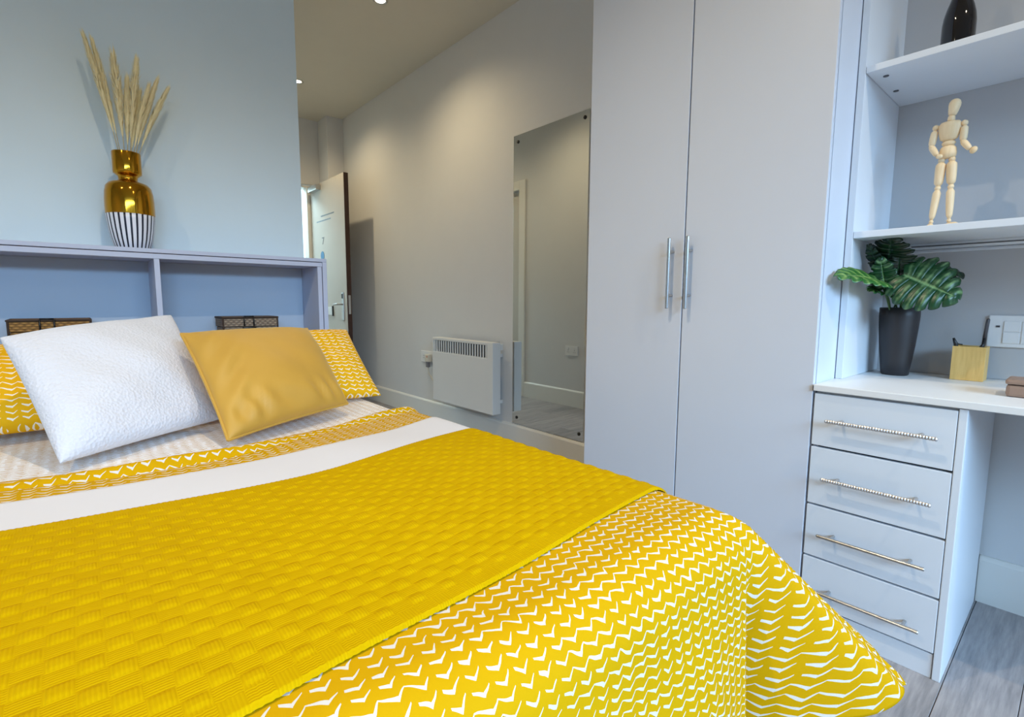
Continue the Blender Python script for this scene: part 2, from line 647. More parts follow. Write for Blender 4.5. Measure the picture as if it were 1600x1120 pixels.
M_MIRROR = mirror_mat()
M_GLASS = glass_pane_mat()
M_BOTTLE = bottle_mat()
M_KNIT = knit_mat()
M_VELVET = velvet_mat()
M_FLEECE = fleece_mat()
M_STRIPE = stripe_mat()
M_WEAVE1 = weave_mat('brown_weave', rgb(92, 60, 24), rgb(190, 140, 74))
M_WEAVE2 = weave_mat('grey_weave', rgb(92, 72, 58), rgb(178, 158, 134))
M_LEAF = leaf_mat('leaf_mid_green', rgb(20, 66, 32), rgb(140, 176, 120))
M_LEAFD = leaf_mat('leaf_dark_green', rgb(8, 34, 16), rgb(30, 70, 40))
M_LEAFB = leaf_mat('leaf_bright_green', rgb(40, 96, 40), rgb(150, 178, 96))

# ------------------------------------------------------------------ room shell
XA = 2.263          # the long right wall
YB = 2.75           # partition behind the headboard
XH = 0.93           # hall side of the partition
YE = 5.60           # end wall with the entrance door
YW = -2.80          # window wall behind the camera
XL = -2.60          # left wall
ZC = 2.90

floor = struct(bx('floor', (XL - 0.1, YW - 0.1, -0.06), (XA + 0.1, 7.2, -0.012), M_SUB, bevel=0))
# planks run across the room; each is its own board
plank_meshes = {}


def plank(x0, x1, y0, w):
    key = (round(x1 - x0, 3), round(w, 3))
    if key not in plank_meshes:
        mb = MB().box((0, 0, -0.012), (x1 - x0, w, 0.0), 0.0012, 1)
        o = obj('floor_plank', mb, M_FLOOR, floor)
        plank_meshes[key] = o.data
        o.location = (x0, y0, 0)
    else:
        o = bpy.data.objects.new('floor_plank', plank_meshes[key])
        COL.objects.link(o)
        o.parent = floor
        o.location = (x0, y0, 0)


PW = 0.142
row = 0
y = YW
while y < YE - 0.02:
    hall = y > YB
    xs = XH if hall else XL
    L = 1.28
    x = xs - (0.0, 0.52, 0.9, 0.27)[row % 4]
    while x < XA:
        a, b = max(x, xs), min(x + L - 0.0015, XA)
        if b - a > 0.03:
            plank(a, b, y, PW - 0.0015)
        x += L
    y += PW
    row += 1

struct(bx('ceiling', (XL - 0.1, YW - 0.1, ZC), (XA + 0.1, 7.2, ZC + 0.1), M_CEIL, bevel=0))
struct(bx('wall_right', (XA, YW - 0.1, -0.012), (XA + 0.1, 7.2, ZC), M_WALL, bevel=0))
struct(bx('wall_left', (XL - 0.1, YW - 0.1, -0.012), (XL, YB + 0.1, ZC), M_WALL, bevel=0))
struct(bx('wall_headboard', (XL, YB, -0.012), (XH, YB + 0.1, ZC), M_WALLB, bevel=0))
# hall wall, with the bathroom door opening
hw = MB()
hw.box((XH - 0.1, YB + 0.1, -0.012), (XH, 4.02, ZC))
hw.box((XH - 0.1, 4.02, 2.16), (XH, 4.80, ZC))
hw.box((XH - 0.1, 4.80, -0.012), (XH, YE, ZC))
struct(obj('wall_hall', hw, M_WALL))
ew = MB()
ew.box((XH - 0.1, YE, -0.012), (1.06, YE + 0.1, ZC))
ew.box((1.06, YE, 2.23), (1.985, YE + 0.1, ZC))
ew.box((1.985, YE, -0.012), (XA, YE + 0.1, ZC))
struct(obj('wall_end', ew, M_WALL))
struct(bx('trim_1', (2.09, YE - 0.25, -0.012), (XA, YE, ZC), M_WALL, bevel=0.003), 'boxed pipe casing in the corner beside the open door')
cw = MB()
cw.box((0.2, 6.9, -0.012), (XA, 7.0, ZC))
struct(obj('wall_corridor', cw, M_TRIM))
struct(bx('wall_corridor_side', (0.2, YE + 0.1, -0.012), (0.3, 6.9, ZC), M_TRIM, bevel=0))
# window wall
WX0, WX1, WZ0, WZ1 = -2.30, 1.90, 0.80, 2.60
ww = MB()
ww.box((XL, YW - 0.1, -0.012), (WX0, YW, ZC))
ww.box((WX1, YW - 0.1, -0.012), (XA, YW, ZC))
ww.box((WX0, YW - 0.1, -0.012), (WX1, YW, WZ0))
ww.box((WX0, YW - 0.1, WZ1), (WX1, YW, ZC))
struct(obj('wall_window', ww, M_WALL))
fr = MB()
t_ = 0.06
fr.box((WX0, YW - 0.08, WZ0), (WX0 + t_, YW - 0.02, WZ1), 0.004)
fr.box((WX1 - t_, YW - 0.08, WZ0), (WX1, YW - 0.02, WZ1), 0.004)
fr.box((WX0 + t_, YW - 0.08, WZ0), (WX1 - t_, YW - 0.02, WZ0 + t_), 0.004)
fr.box((WX0 + t_, YW - 0.08, WZ1 - t_), (WX1 - t_, YW - 0.02, WZ1), 0.004)
fr.box((0.27, YW - 0.08, WZ0 + t_), (0.33, YW - 0.02, WZ1 - t_), 0.004)
win = struct(obj('window_1', fr, M_TRIM))
bx('pane', (WX0 + t_, YW - 0.055, WZ0 + t_), (0.27, YW - 0.049, WZ1 - t_), M_GLASS, win, bevel=0)
bx('pane', (0.33, YW - 0.055, WZ0 + t_), (WX1 - t_, YW - 0.049, WZ1 - t_), M_GLASS, win, bevel=0)
bx('window_sill', (WX0 - 0.04, YW - 0.02, WZ0 - 0.03), (WX1 + 0.04, YW + 0.12, WZ0), M_TRIM, win, bevel=0.005)


def skirt(name, lo, hi, face):
    """plain board with a chamfered nose on top; face = side it looks to"""
    mb = MB()
    (x0, y0), (x1, y1) = lo, hi
    t, h = 0.016, 0.16
    prof = [(0, 0), (t, 0), (t, h - 0.014), (t - 0.005, h - 0.004), (t - 0.009, h), (0, h)]
    vs = []
    for (d, z) in prof:
        if face == '-X':
            vs += [(x0 - d, y0, z), (x0 - d, y1, z)]
        elif face == '+X':
            vs += [(x0 + d, y0, z), (x0 + d, y1, z)]
        elif face == '-Y':
            vs += [(x0, y0 - d, z), (x1, y0 - d, z)]
        else:
            vs += [(x0, y0 + d, z), (x1, y0 + d, z)]
    n = len(prof)
    fs = [(2 * i, 2 * i + 1, 2 * ((i + 1) % n) + 1, 2 * ((i + 1) % n)) for i in range(n)]
    fs += [tuple(2 * i for i in range(n)), tuple(2 * i + 1 for i in range(n))]
    mb.add(vs, fs)
    return struct(obj(name, mb, M_TRIM))


skirt('baseboard_right', (XA, 1.45), (XA, YE - 0.25), '-X')
skirt('baseboard_desk', (XA, YW), (XA, 0.185), '-X')
skirt('baseboard_hall', (XH, YB + 0.0), (XH, 3.93), '+X')
skirt('baseboard_headboard', (XL, YB), (-0.44, YB), '-Y')
skirt('baseboard_left', (XL, YW), (XL, YB), '+X')

# ------------------------------------------------------------------ doors
d2 = struct(bx('door_2', (XH - 0.07, 4.025, 0.005), (XH - 0.03, 4.795, 2.155), M_DOOR, bevel=0.002), 'closed bathroom door seen only in the mirror')
a2 = MB()
a2.box((XH, 3.93, 0), (XH + 0.018, 4.02, 2.25), 0.004)
a2.box((XH, 4.80, 0), (XH + 0.018, 4.89, 2.25), 0.004)
a2.box((XH, 4.02, 2.16), (XH + 0.018, 4.80, 2.25), 0.004)
obj('door_frame', a2, M_TRIM, d2)
a1 = MB()
a1.box((1.06, YE - 0.012, 0), (1.10, YE + 0.1, 2.23), 0.003)
a1.box((1.945, YE - 0.012, 0), (1.985, YE + 0.1, 2.23), 0.003)
a1.box((1.10, YE - 0.012, 2.195), (1.945, YE + 0.1, 2.23), 0.003)
struct(obj('trim_2', a1, M_TRIM), 'white frame of the entrance door')

DX, DY0, DY1, DZ = 1.98, 4.70, 5.575, 2.20
d1 = struct(bx('door_1', (DX, DY0 + 0.006, 0.008), (DX + 0.045, DY1, DZ), M_DOOR, bevel=0.0015), 'open entrance door standing away from the end wall')
bx('edge_strip', (DX + 0.001, DY0, 0.008), (DX + 0.044, DY0 + 0.006, DZ), M_DOOREDGE, d1, bevel=0.001)
bx('lock_faceplate', (DX + 0.012, DY0 - 0.002, 0.88), (DX + 0.034, DY0 + 0.001, 1.06), M_STEEL, d1, bevel=0.0005)
bx('handle_plate', (DX - 0.008, 4.775, 0.82), (DX, 4.825, 1.09), M_STEEL, d1, bevel=0.003)
hb = MB().tube([(DX - 0.006, 4.80, 0.975), (DX - 0.05, 4.80, 0.975)], 0.009, 12)
hb.tube([(DX - 0.05, 4.795, 0.975), (DX - 0.052, 4.86, 0.974), (DX - 0.05, 4.925, 0.970)], [0.010, 0.009, 0.008], 12)
obj('lever_handle', hb, M_STEEL, d1, smooth=True)
bx('dark_handle_grip', (DX - 0.012, 4.79, 1.03), (DX - 0.006, 4.812, 1.075), M_BLACK, d1, bevel=0.001)
bx('notice_plate', (DX - 0.012, 5.06, 0.865), (DX, 5.30, 0.945), M_PLASTIC, d1, bevel=0.002)
bx('notice_plate_edge', (DX - 0.013, 5.045, 0.855), (DX, 5.06, 0.955), M_BLACK, d1, bevel=0.001)
obj('round_sign', MB().lathe([(0.045, 0.0), (0.045, -0.003), (0.0, -0.003)], (DX, 5.29, 1.47), 24, axis='X'), M_BLUE, d1)
sv = MB()
sv.box((DX - 0.002, 5.235, 1.645), (DX, 5.29, 1.655))
k = [(5.236, 1.646), (5.248, 1.646), (5.280, 1.585), (5.268, 1.585)]
sv.add([(DX - 0.002, a, b) for a, b in k] + [(DX, a, b) for a, b in k],
       [(0, 1, 2, 3), (7, 6, 5, 4), (0, 4, 5, 1), (1, 5, 6, 2), (2, 6, 7, 3), (3, 7, 4, 0)])
obj('door_number', sv, M_GREYPRINT, d1)
ln = MB()
for zz, ya, yb in ((1.862, 4.98, 5.30), (1.815, 5.06, 5.42)):
    yy = yb
    while yy > ya:
        w_ = random.uniform(0.012, 0.03)
        ln.box((DX - 0.0012, yy - w_, zz), (DX, yy, zz + 0.012))
        yy -= w_ + 0.007
obj('faded_notice', ln, M_INK, d1)
bx('closer_body', (DX - 0.05, 5.28, 2.13), (DX, 5.52, 2.185), M_STEEL, d1, bevel=0.006)
ca = MB().tube([(DX - 0.03, 5.40, 2.19), (DX - 0.16, 5.50, 2.20), (DX - 0.08, 5.585, 2.20)], 0.008, 8)
obj('closer_arm', ca, M_STEEL, d1)

# ------------------------------------------------------------------ ceiling spots
M_LAMP = emis('lamp_glow', (1.0, 0.86, 0.62), 30.0)
SPOTS = [(1.60, 3.14, 'warm recessed spotlight in the hall ceiling nearer the bed', True),
         (1.60, 4.71, 'warm recessed spotlight in the hall ceiling nearer the open door', True),
         (0.30, 0.90, 'warm recessed spotlight in the ceiling above the bed', False),
         (-1.20, 0.90, 'unseen warm spotlight left of the bed, added for more top light', False),  # unseen lamp, added to bring more warm light from above
         (1.20, -0.80, 'warm recessed spotlight in the ceiling near the window', False)]
for sx, sy, lab, hall in SPOTS:
    t = thing('ceiling_spotlight', (sx, sy, ZC), lab, 'light', 'recessed ceiling spotlights')
    obj('bezel', MB().lathe([(0.045, 0.0), (0.045, -0.004), (0.036, -0.007), (0.030, -0.003), (0.030, 0.0)], (sx, sy, ZC), 28, caps=False), M_STEEL, t, True)
    obj('bulb', MB().lathe([(0.0295, -0.0005), (0.028, -0.003), (0.015, -0.005), (0.0, -0.0055)], (sx, sy, ZC), 24, caps=False), M_LAMP, t, True)
    ld = bpy.data.lights.new('spot_beam', 'SPOT')
    ld.energy = 40 if hall else 78
    ld.color = (1.0, 0.80, 0.48) if hall else (1.0, 0.84, 0.60)
    ld.spot_size = math.radians(150)
    ld.spot_blend = 0.9
    ld.shadow_soft_size = 0.02
    lo = bpy.data.objects.new('spot_beam', ld)
    lo.parent = t
    lo.location = (0, 0, -0.015)
    COL.objects.link(lo)

# ------------------------------------------------------------------ wardrobe
WF, WY0, WY1, WH = 1.669, 0.538, 1.436, 2.42
wd = thing('wardrobe', (WF + 0.3, 0.99, 0), 'tall pale grey two-door wardrobe with long steel bar handles', 'wardrobe')
wb = MB()
wb.box((WF + 0.022, WY0, 0.0), (XA - 0.002, WY0 + 0.018, WH), 0.001)
wb.box((WF + 0.022, WY1 - 0.018, 0.0), (XA - 0.017, WY1, WH), 0.001)
wb.box((WF + 0.022, WY0 + 0.018, WH - 0.018), (XA - 0.017, WY1 - 0.018, WH), 0.001)
wb.box((WF + 0.03, WY0 + 0.018, 0.0), (WF + 0.046, WY1 - 0.018, 0.08), 0.001)
wb.box((WF + 0.03, WY0 + 0.018, 0.08), (XA - 0.017, WY1 - 0.018, 0.098), 0.001)
obj('carcass', wb, M_WARD, wd)
bx('door_gap_shade', (WF + 0.0185, WY0 + 0.019, 0.098), (WF + 0.0215, WY1 - 0.018, WH - 0.018), M_GAPSHADE, wd, bevel=0)  # dark sheet close behind the doors, paints the shade in their gap


def bar_handle(name, parent, p0, p1, out, r, m, spacing=0.14, rough=False):
    """bar between p0 and p1 standing on two posts that reach along +X to the front"""
    p0, p1 = Vector(p0), Vector(p1)
    mb = MB()
    if rough:
        n = 40
        pts = [p0.lerp(p1, i / (n * 2)) for i in range(n * 2 + 1)]
        rad = [r * (1.0 + (0.16 if i % 2 else -0.10)) for i in range(n * 2 + 1)]
        rad[0] = rad[-1] = r * 0.7
        mb.tube(pts, rad, 12)
    else:
        d = (p1 - p0).normalized()
        mb.tube([p0, p0 + d * 0.002, p1 - d * 0.002, p1], [r * 0.8, r, r, r * 0.8], 16)
    for f in (spacing, 1 - spacing):
        c = p0.lerp(p1, f)
        mb.tube([c, c + Vector((out, 0, 0))], [r * 0.75, r * 0.75], 12)
    return obj(name, mb, m, parent, smooth=False)


for (ya, yb, hy) in ((0.9885, WY1 - 0.001, 1.030), (WY0 + 0.001, 0.9835, 0.957)):
    dr = bx('door', (WF, ya, 0.085), (WF + 0.018, yb, WH - 0.002), M_WARD, wd, bevel=0.0015)
    bar_handle('handle', dr, (WF - 0.03, hy, 0.980), (WF - 0.03, hy, 1.234), 0.03, 0.0065, M_STEEL, 0.19)

# ------------------------------------------------------------------ pedestal of drawers
PF, PY0, PY1, PH = 1.669, 0.186, 0.533, 0.739
pd = thing('drawer_pedestal', (1.95, 0.36, 0), 'white four-drawer pedestal under the left end of the desk', 'drawers')
pb = MB()
pb.box((PF, PY0, 0.0), (2.24, PY0 + 0.018, PH), 0.002)
pb.box((PF + 0.02, PY1 - 0.014, 0.0), (2.24, PY1, PH), 0.001)
pb.box((2.22, PY0 + 0.018, 0.0), (2.24, PY1 - 0.014, PH), 0.0)
pb.box((PF + 0.02, PY0 + 0.018, PH - 0.016), (2.22, PY1 - 0.014, PH), 0.0)
obj('carcass', pb, M_WHITE, pd)
bx('drawer_gap_shade', (PF + 0.0185, PY0 + 0.0195, 0.08), (PF + 0.0198, PY1 - 0.014, PH - 0.016), M_GAPSHADE, pd, bevel=0)  # thin dark sheet behind the drawer fronts, painted shade for the gaps
bx('plinth', (PF + 0.004, PY0 + 0.020, 0.0), (PF + 0.02, PY1, 0.068), M_WHITE, pd, bevel=0.001)
for i, (za, zb, hz) in enumerate(((0.576, 0.733, 0.659), (0.394, 0.5695, 0.4835), (0.2285, 0.3875, 0.3095), (0.0735, 0.222, 0.133))):
    df = bx('drawer', (PF, PY0 + 0.0195, za), (PF + 0.018, PY1, zb), M_WHITE, pd, bevel=0.0015)
    bar_handle('handle', df, (PF - 0.034, 0.491, hz), (PF - 0.034, 0.235, hz), 0.034, 0.0052, M_ROPE if i < 2 else M_STEEL, 0.14, rough=(i < 2))

dt = bx('desk', (1.662, -0.85, 0.741), (2.244, 0.5365, 0.760), M_DESK, bevel=0.002, base=(1.95, -0.15, 0.741))
tag(dt, 'long white desk top fixed between the wardrobe and the wall', 'desk')
lg = MB().box((1.70, -0.85, 0.0), (2.24, -0.832, 0.741), 0.001)
obj('end_panel', lg, M_WHITE, dt)
bx('edge_cap', (1.661, 0.5355, 0.742), (1.69, 0.5375, 0.757), M_BASKETEDGE, dt, bevel=0)

# ------------------------------------------------------------------ open shelf unit over the desk
SF = 1.85
su = thing('shelf_unit', (2.05, -0.15, 0.761), 'tall white open shelf unit standing on the desk', 'shelves')
bx('side_panel', (SF, 0.516, 0.7605), (2.245, 0.5355, 2.42), M_WHITE, su, bevel=0.0015)
bx('side_panel', (SF, -0.85, 0.7605), (2.245, -0.83, 2.42), M_WHITE, su, bevel=0.0015)
bx('back_panel', (2.245, -0.85, 0.7605), (2.262, 0.5355, 2.42), M_SHBACK, su, bevel=0)
bx('shelf', (SF, -0.829, 1.690), (2.2445, 0.515, 1.709), M_WHITE, su, bevel=0.0015)
bx('shelf', (SF, -0.829, 1.203), (2.2445, 0.515, 1.223), M_WHITE, su, bevel=0.0015)
bx('shelf', (SF, -0.829, 2.400), (2.2445, 0.515, 2.42), M_WHITE, su, bevel=0.0015)
for (x_, y_) in ((1.915, 0.480), (2.07, 0.488)):
    obj('dark_cap', MB().lathe([(0.0075, 0.0), (0.0075, -0.002), (0.0, -0.0025)], (x_, y_, 1.6900), 16), M_PEN, su)
lb = bx('light_batten', (2.165, -0.70, 1.185), (2.205, 0.45, 1.203), M_WHITE, su, bevel=0.003)
bx('batten_slot', (2.163, -0.68, 1.191), (2.1655, 0.43, 1.194), M_PEN, lb, bevel=0)
bx('wall_rail', (2.235, -0.829, 1.176), (2.245, 0.515, 1.186), M_WHITE, su, bevel=0.002)

# ------------------------------------------------------------------ mirror
mi = thing('wall_mirror', (XA, 2.276, 0.165), 'tall frameless mirror screwed to the wall beside the wardrobe', 'mirror')
bx('glass', (XA - 0.006, 1.951, 0.167), (XA - 0.0005, 2.60, 2.081), M_MIRROR, mi, bevel=0.001)
for (y_, z_) in ((2.555, 2.038), (1.985, 2.042), (2.555, 0.212), (1.985, 0.210)):
    obj('screw_cap', MB().lathe([(0.011, 0.0), (0.011, -0.003), (0.007, -0.0065), (0.0, -0.0075)], (XA - 0.006, y_, z_), 16, axis='X'), M_BLACK, mi, True)

# ------------------------------------------------------------------ panel heater
hx0, hx1 = 2.125, 2.195
hy0, hy1, hz0, hz1 = 2.655, 3.42, 0.225, 0.725
he = thing('panel_heater', (2.2, 3.03, 0.22), 'white electric panel heater hung on the wall left of the mirror', 'heater')
# front cover made as a frame round the grille opening
gz0, gz1, gy0, gy1 = 0.615, 0.705, hy0 + 0.065, hy1 - 0.015
fc = MB()
fc.box((hx0, hy0, hz0), (hx1, hy1, gz0), 0.004)
fc.box((hx0, hy0, gz1), (hx1, hy1, hz1), 0.004)
fc.box((hx0, hy0, gz0 - 0.004), (hx1, gy0, gz1 + 0.004), 0.002)
fc.box((hx0, gy1, gz0 - 0.004), (hx1, hy1, gz1 + 0.004), 0.002)
obj('casing', fc, M_HEATER, he)
bx('grille_back', (hx0 + 0.03, gy0, gz0), (hx0 + 0.034, gy1, gz1), M_HDARK, he, bevel=0)
ng = 22
for i in range(ng):
    yy = gy0 + (i + 0.5) * (gy1 - gy0) / ng
    bx('grille_slat', (hx0 + 0.003, yy - 0.0055, gz0), (hx0 + 0.008, yy + 0.0055, gz1), M_HEATER, he, bevel=0.0)
for yy in (hy0 + 0.06, hy1 - 0.1):
    for zz in (hz0 + 0.06, hz1 - 0.11):
        bx('wall_bracket', (hx1, yy, zz), (XA, yy + 0.03, zz + 0.025), M_HEATER, he, bevel=0.002)
bx('control_box', (hx1, hy0 + 0.012, hz1 - 0.055), (hx1 + 0.035, hy0 + 0.09, hz1 - 0.012), M_HEATER, he, bevel=0.004)
obj('control_dial', MB().lathe([(0.016, 0.0), (0.015, 0.012), (0.0, 0.013)], (hx1 + 0.017, hy0 + 0.05, hz1 - 0.013), 16), M_PEN, he)


def socket(name, x, yc, zc, w, h, sgn, label, gangs=2, group=None):
    """wall socket, front towards sgn*X"""
    t = thing(name, (x, yc, zc - h / 2), label, 'socket', group)
    a, b = sorted((x, x + sgn * 0.010))
    bx('face_plate', (a, yc - w / 2, zc - h / 2), (b, yc + w / 2, zc + h / 2), M_PLASTIC, t, bevel=0.003)
    f = x + sgn * 0.010
    for g in range(gangs):
        gy = yc + (g - (gangs - 1) / 2) * w / gangs
        a, b = sorted((f, f + sgn * 0.004))
        bx('rocker_switch', (a, gy - 0.009, zc + 0.012), (b, gy + 0.009, zc + 0.030), M_PLASTIC, t, bevel=0.001)
        hm = MB()
        a, b = sorted((f - sgn * 0.0005, f + sgn * 0.0006))
        hm.box((a, gy - 0.003, zc + 0.002), (b, gy + 0.003, zc + 0.009))
        hm.box((a, gy - 0.013, zc - 0.016), (b, gy - 0.006, zc - 0.011))
        hm.box((a, gy + 0.006, zc - 0.016), (b, gy + 0.013, zc - 0.011))
        obj('pin_slots', hm, M_TEXT, t)
    return t


socket('wall_socket', XA, 3.72, 0.535, 0.19, 0.095, -1, 'white double socket on the wall left of the panel heater', 2, 'white double wall sockets')
socket('wall_socket', XH, 3.26, 0.54, 0.16, 0.095, 1, 'white double socket low on the hall wall, seen in the mirror', 2, 'white double wall sockets')
# large desk socket with data outlets
ds = thing('desk_socket', (2.245, 0.08, 0.863), 'large white socket panel on the shelf back beside the pen holder', 'socket')
bx('face_plate', (2.235, -0.07, 0.865), (2.245, 0.225, 0.966), M_PLASTIC, ds, bevel=0.003)
for (ya, yb, za, zb) in ((0.150, 0.188, 0.915, 0.948), (0.150, 0.188, 0.878, 0.912), (0.105, 0.146, 0.878, 0.948), (0.04, 0.10, 0.915, 0.948), (0.04, 0.10, 0.878, 0.912)):
    bx('outlet_module', (2.232, ya, za), (2.236, yb, zb), M_PLASTIC, ds, bevel=0.001)
bx('outlet_slot', (2.2312, 0.120, 0.892), (2.2325, 0.124, 0.915), M_TEXT, ds, bevel=0)
bx('outlet_slot', (2.2312, 0.130, 0.892), (2.2325, 0.134, 0.915), M_TEXT, ds, bevel=0)
bx('indicator', (2.233, 0.197, 0.928), (2.2355, 0.206, 0.934), M_PEN, ds, bevel=0)

pl = thing('heater_plug', (XA - 0.01, 3.655, 0.50), 'cream plug and flex running from the socket to the panel heater', 'plug')
bx('plug_body', (XA - 0.052, 3.63, 0.498), (XA - 0.0145, 3.685, 0.56), M_CEIL, pl, bevel=0.006)
bx('fuse_cover', (XA - 0.054, 3.642, 0.535), (XA - 0.0515, 3.652, 0.55), mat('fuse_red', rgb(196, 110, 80), 0.5), pl, bevel=0)
bx('flex_grip', (XA - 0.048, 3.642, 0.452), (XA - 0.022, 3.674, 0.50), M_GREYPRINT, pl, bevel=0.004)
obj('flex', MB().tube([(XA - 0.035, 3.658, 0.455), (XA - 0.03, 3.655, 0.40), (XA - 0.025, 3.60, 0.345), (XA - 0.025, 3.53, 0.30), (XA - 0.03, 3.46, 0.265), (XA - 0.045, 3.40, 0.26), (XA - 0.055, 3.33, 0.28)], 0.0055, 8), M_CEIL, pl, True)

# ------------------------------------------------------------------ headboard bookcase
HX0, HX1, HF, HB = -0.430, 0.953, 2.50, 2.745
hd = thing('headboard_bookcase', (0.26, 2.62, 0), 'pale lilac-grey headboard bookcase with two open bays behind the bed', 'headboard')
bx('top_panel', (HX0, HF - 0.002, 1.1915), (HX1, HB, 1.208), M_HEADB, hd, bevel=0.0015)
bx('top_rail', (HX0 + 0.022, HF, 1.1685), (HX1 - 0.022, HB - 0.004, 1.1885), M_HEADB, hd, bevel=0.0015)
bx('outer_side', (HX1 - 0.021, HF - 0.002, 0.0), (HX1, HB, 1.1912), M_HEADB, hd, bevel=0.0015)
bx('outer_side', (HX0, HF - 0.002, 0.0), (HX0 + 0.021, HB, 1.1912), M_HEADB, hd, bevel=0.0015)
bx('inner_side', (HX1 - 0.045, HF, 0.0), (HX1 - 0.0245, HB - 0.004, 1.168), M_HEADB, hd, bevel=0.0015)
bx('inner_side', (HX0 + 0.0245, HF, 0.0), (HX0 + 0.045, HB - 0.004, 1.168), M_HEADB, hd, bevel=0.0015)
bx('divider', (0.254, HF, 0.64), (0.273, HB - 0.022, 1.168), M_HEADB, hd, bevel=0.0015)
bx('bay_shelf', (HX0 + 0.046, HF, 0.62), (HX1 - 0.046, HB - 0.022, 0.64), M_HEADB, hd, bevel=0.0015)
bx('back_panel', (HX0 + 0.046, HB - 0.02, 0.0), (HX1 - 0.046, HB - 0.006, 1.168), M_HBACK, hd, bevel=0)
bx('lower_front', (HX0 + 0.046, HF + 0.01, 0.0), (HX1 - 0.046, HF + 0.026, 0.619), M_HEADB, hd, bevel=0.001)


def basket(x0, x1, z0, z1, y0, y1, m, label):
    t = thing('storage_basket', ((x0 + x1) / 2, (y0 + y1) / 2, z0), label, 'basket', 'lidded baskets in the headboard')
    zl = z1 - 0.045
    bx('body', (x0 + 0.003, y0 + 0.003, z0), (x1 - 0.003, y1 - 0.003, zl - 0.001), m, t, bevel=0.006)
    lid = bx('lid', (x0, y0, zl), (x1, y1, z1), m, t, bevel=0.005)
    e = MB()
    r = 0.0045
    for zz in (z1 - 0.003,):
        e.tube([(x0, y0, zz), (x1, y0, zz), (x1, y1, zz), (x0, y1, zz), (x0, y0, zz)], r, 8)
    for xx in (x0 + 0.002, x1 - 0.002):
        e.tube([(xx, y0, z0 + 0.01), (xx, y0, z1)], r * 0.8, 8)
    obj('binding', e, M_BASKETEDGE, lid)
    cx = (x0 + x1) / 2 - 0.01
    c = MB()
    c.tube([(cx - 0.020, y0 - 0.004, z1 + 0.002), (cx - 0.020, y0 - 0.006, zl + 0.004)], 0.003, 8)
    c.tube([(cx + 0.020, y0 - 0.004, z1 + 0.002), (cx + 0.020, y0 - 0.006, zl + 0.004)], 0.003, 8)
    c.tube([(cx - 0.020, y0 - 0.004, z1 + 0.003), (cx + 0.020, y0 - 0.004, z1 + 0.003)], 0.003, 8)
    c.ellipsoid((cx, y0 - 0.006, zl - 0.004), (0.03, 0.006, 0.008), 14, 8)
    obj('latch', c, M_BLACK, lid, True)
    return t


basket(-0.188, 0.045, 0.641, 0.928, 2.545, 2.70, M_WEAVE1, 'brown woven lidded basket in the left headboard bay')
basket(0.495, 0.728, 0.641, 0.928, 2.545, 2.70, M_WEAVE2, 'greyer woven lidded basket in the right headboard bay')

# ------------------------------------------------------------------ bed
bd = thing('bed', (0.27, 1.5, 0), 'double divan bed hidden under yellow and white bedding', 'bed')
bx('base', (-0.41, 0.56, 0.06), (0.95, 2.48, 0.30), M_BASE, bd, bevel=0.02)
bx('mattress', (-0.42, 0.55, 0.302), (0.955, 2.485, 0.548), M_MATT, bd, bevel=0.05)
for (x_, y_) in ((-0.34, 0.64), (0.88, 0.64), (-0.34, 2.40), (0.88, 2.40)):
    obj('leg', MB().lathe([(0.024, 0.0), (0.028, 0.065)], (x_, y_, 0), 14), M_BLACK, bd)

XI0, XI1, YI, RAD = -0.40, 0.945, 0.500, 0.10


def sstep(a, b, x):
    t = np.clip((x - a) / (b - a), 0, 1)
    return t * t * (3 - 2 * t)


def wob(S, T, seed=0.0):
    return (np.sin(S * 7.1 + T * 3.3 + seed) + np.sin(S * 3.7 - T * 6.3 + 1.7 * seed) + 0.6 * np.sin(S * 13 + T * 9 + 2.2 * seed)) / 2.6


def drape(S, T, off=0.0, zt=0.580, lump=0.006, lim=None):
    """cloth laid over the bed: s across, t along (metres); hangs over both sides and the foot"""
    dx = np.where(S > XI1, S - XI1, np.where(S < XI0, XI0 - S, 0.0))
    sg = np.where(S < XI0, -1.0, 1.0)
    dt = np.maximum(YI - T, 0.0)
    d = np.hypot(dx, dt)
    phi = np.arctan2(dx, dt + 1e-9)
    if lim:
        sn, cs = np.sin(phi), np.cos(phi)
        square = np.minimum(lim[0] / np.maximum(sn, 1e-6), lim[1] / np.maximum(cs, 1e-6))
        oval = 1.0 / np.sqrt((sn / lim[0]) ** 2 + (cs / lim[1]) ** 2)
        d = d * np.minimum(1.0, oval * lim[2] / square)
    ux = np.where(d > 1e-9, dx / np.maximum(d, 1e-9), 0) * sg
    uy = np.where(d > 1e-9, -dt / np.maximum(d, 1e-9), 0)
    R = RAD + off
    lobe = sstep(0.22, 0.55, phi) * (1 - sstep(1.15, 1.57, phi))
    kk = 0.10 + 0.54 * lobe - 0.16 * sstep(0.06, 0.18, phi) * (1 - sstep(0.18, 0.34, phi))
    side = sstep(1.2, 1.57, phi)
    kk = kk + side * (0.10 + 0.05 * np.sin(T * 21)) + (1 - side) * (1 - lobe) * 0.05 * np.sin(S * 17 + 1.0)
    kk = np.clip(kk, -0.1, 0.9)
    end = np.arccos(kk)
    a = np.minimum(d / RAD, end)
    rest = np.maximum(d - RAD * end, 0)
    hor = R * np.sin(a) + rest * kk
    drop = R * (1 - np.cos(a)) + rest * np.sin(end)
    # secondary folds in the corner flare
    hor = hor + 0.018 * lobe * np.sin(phi * 17) * np.clip(rest / 0.3, 0, 1)
    X = np.clip(S, XI0, XI1) + ux * hor
    Y = np.maximum(T, YI) + uy * hor
    top = 1 - np.clip(d / 0.1, 0, 1)
    Z = zt + off - drop + lump * wob(S, T) * (0.3 + 0.7 * top)
    return np.stack([X, Y, np.maximum(Z, 0.02)], axis=-1)


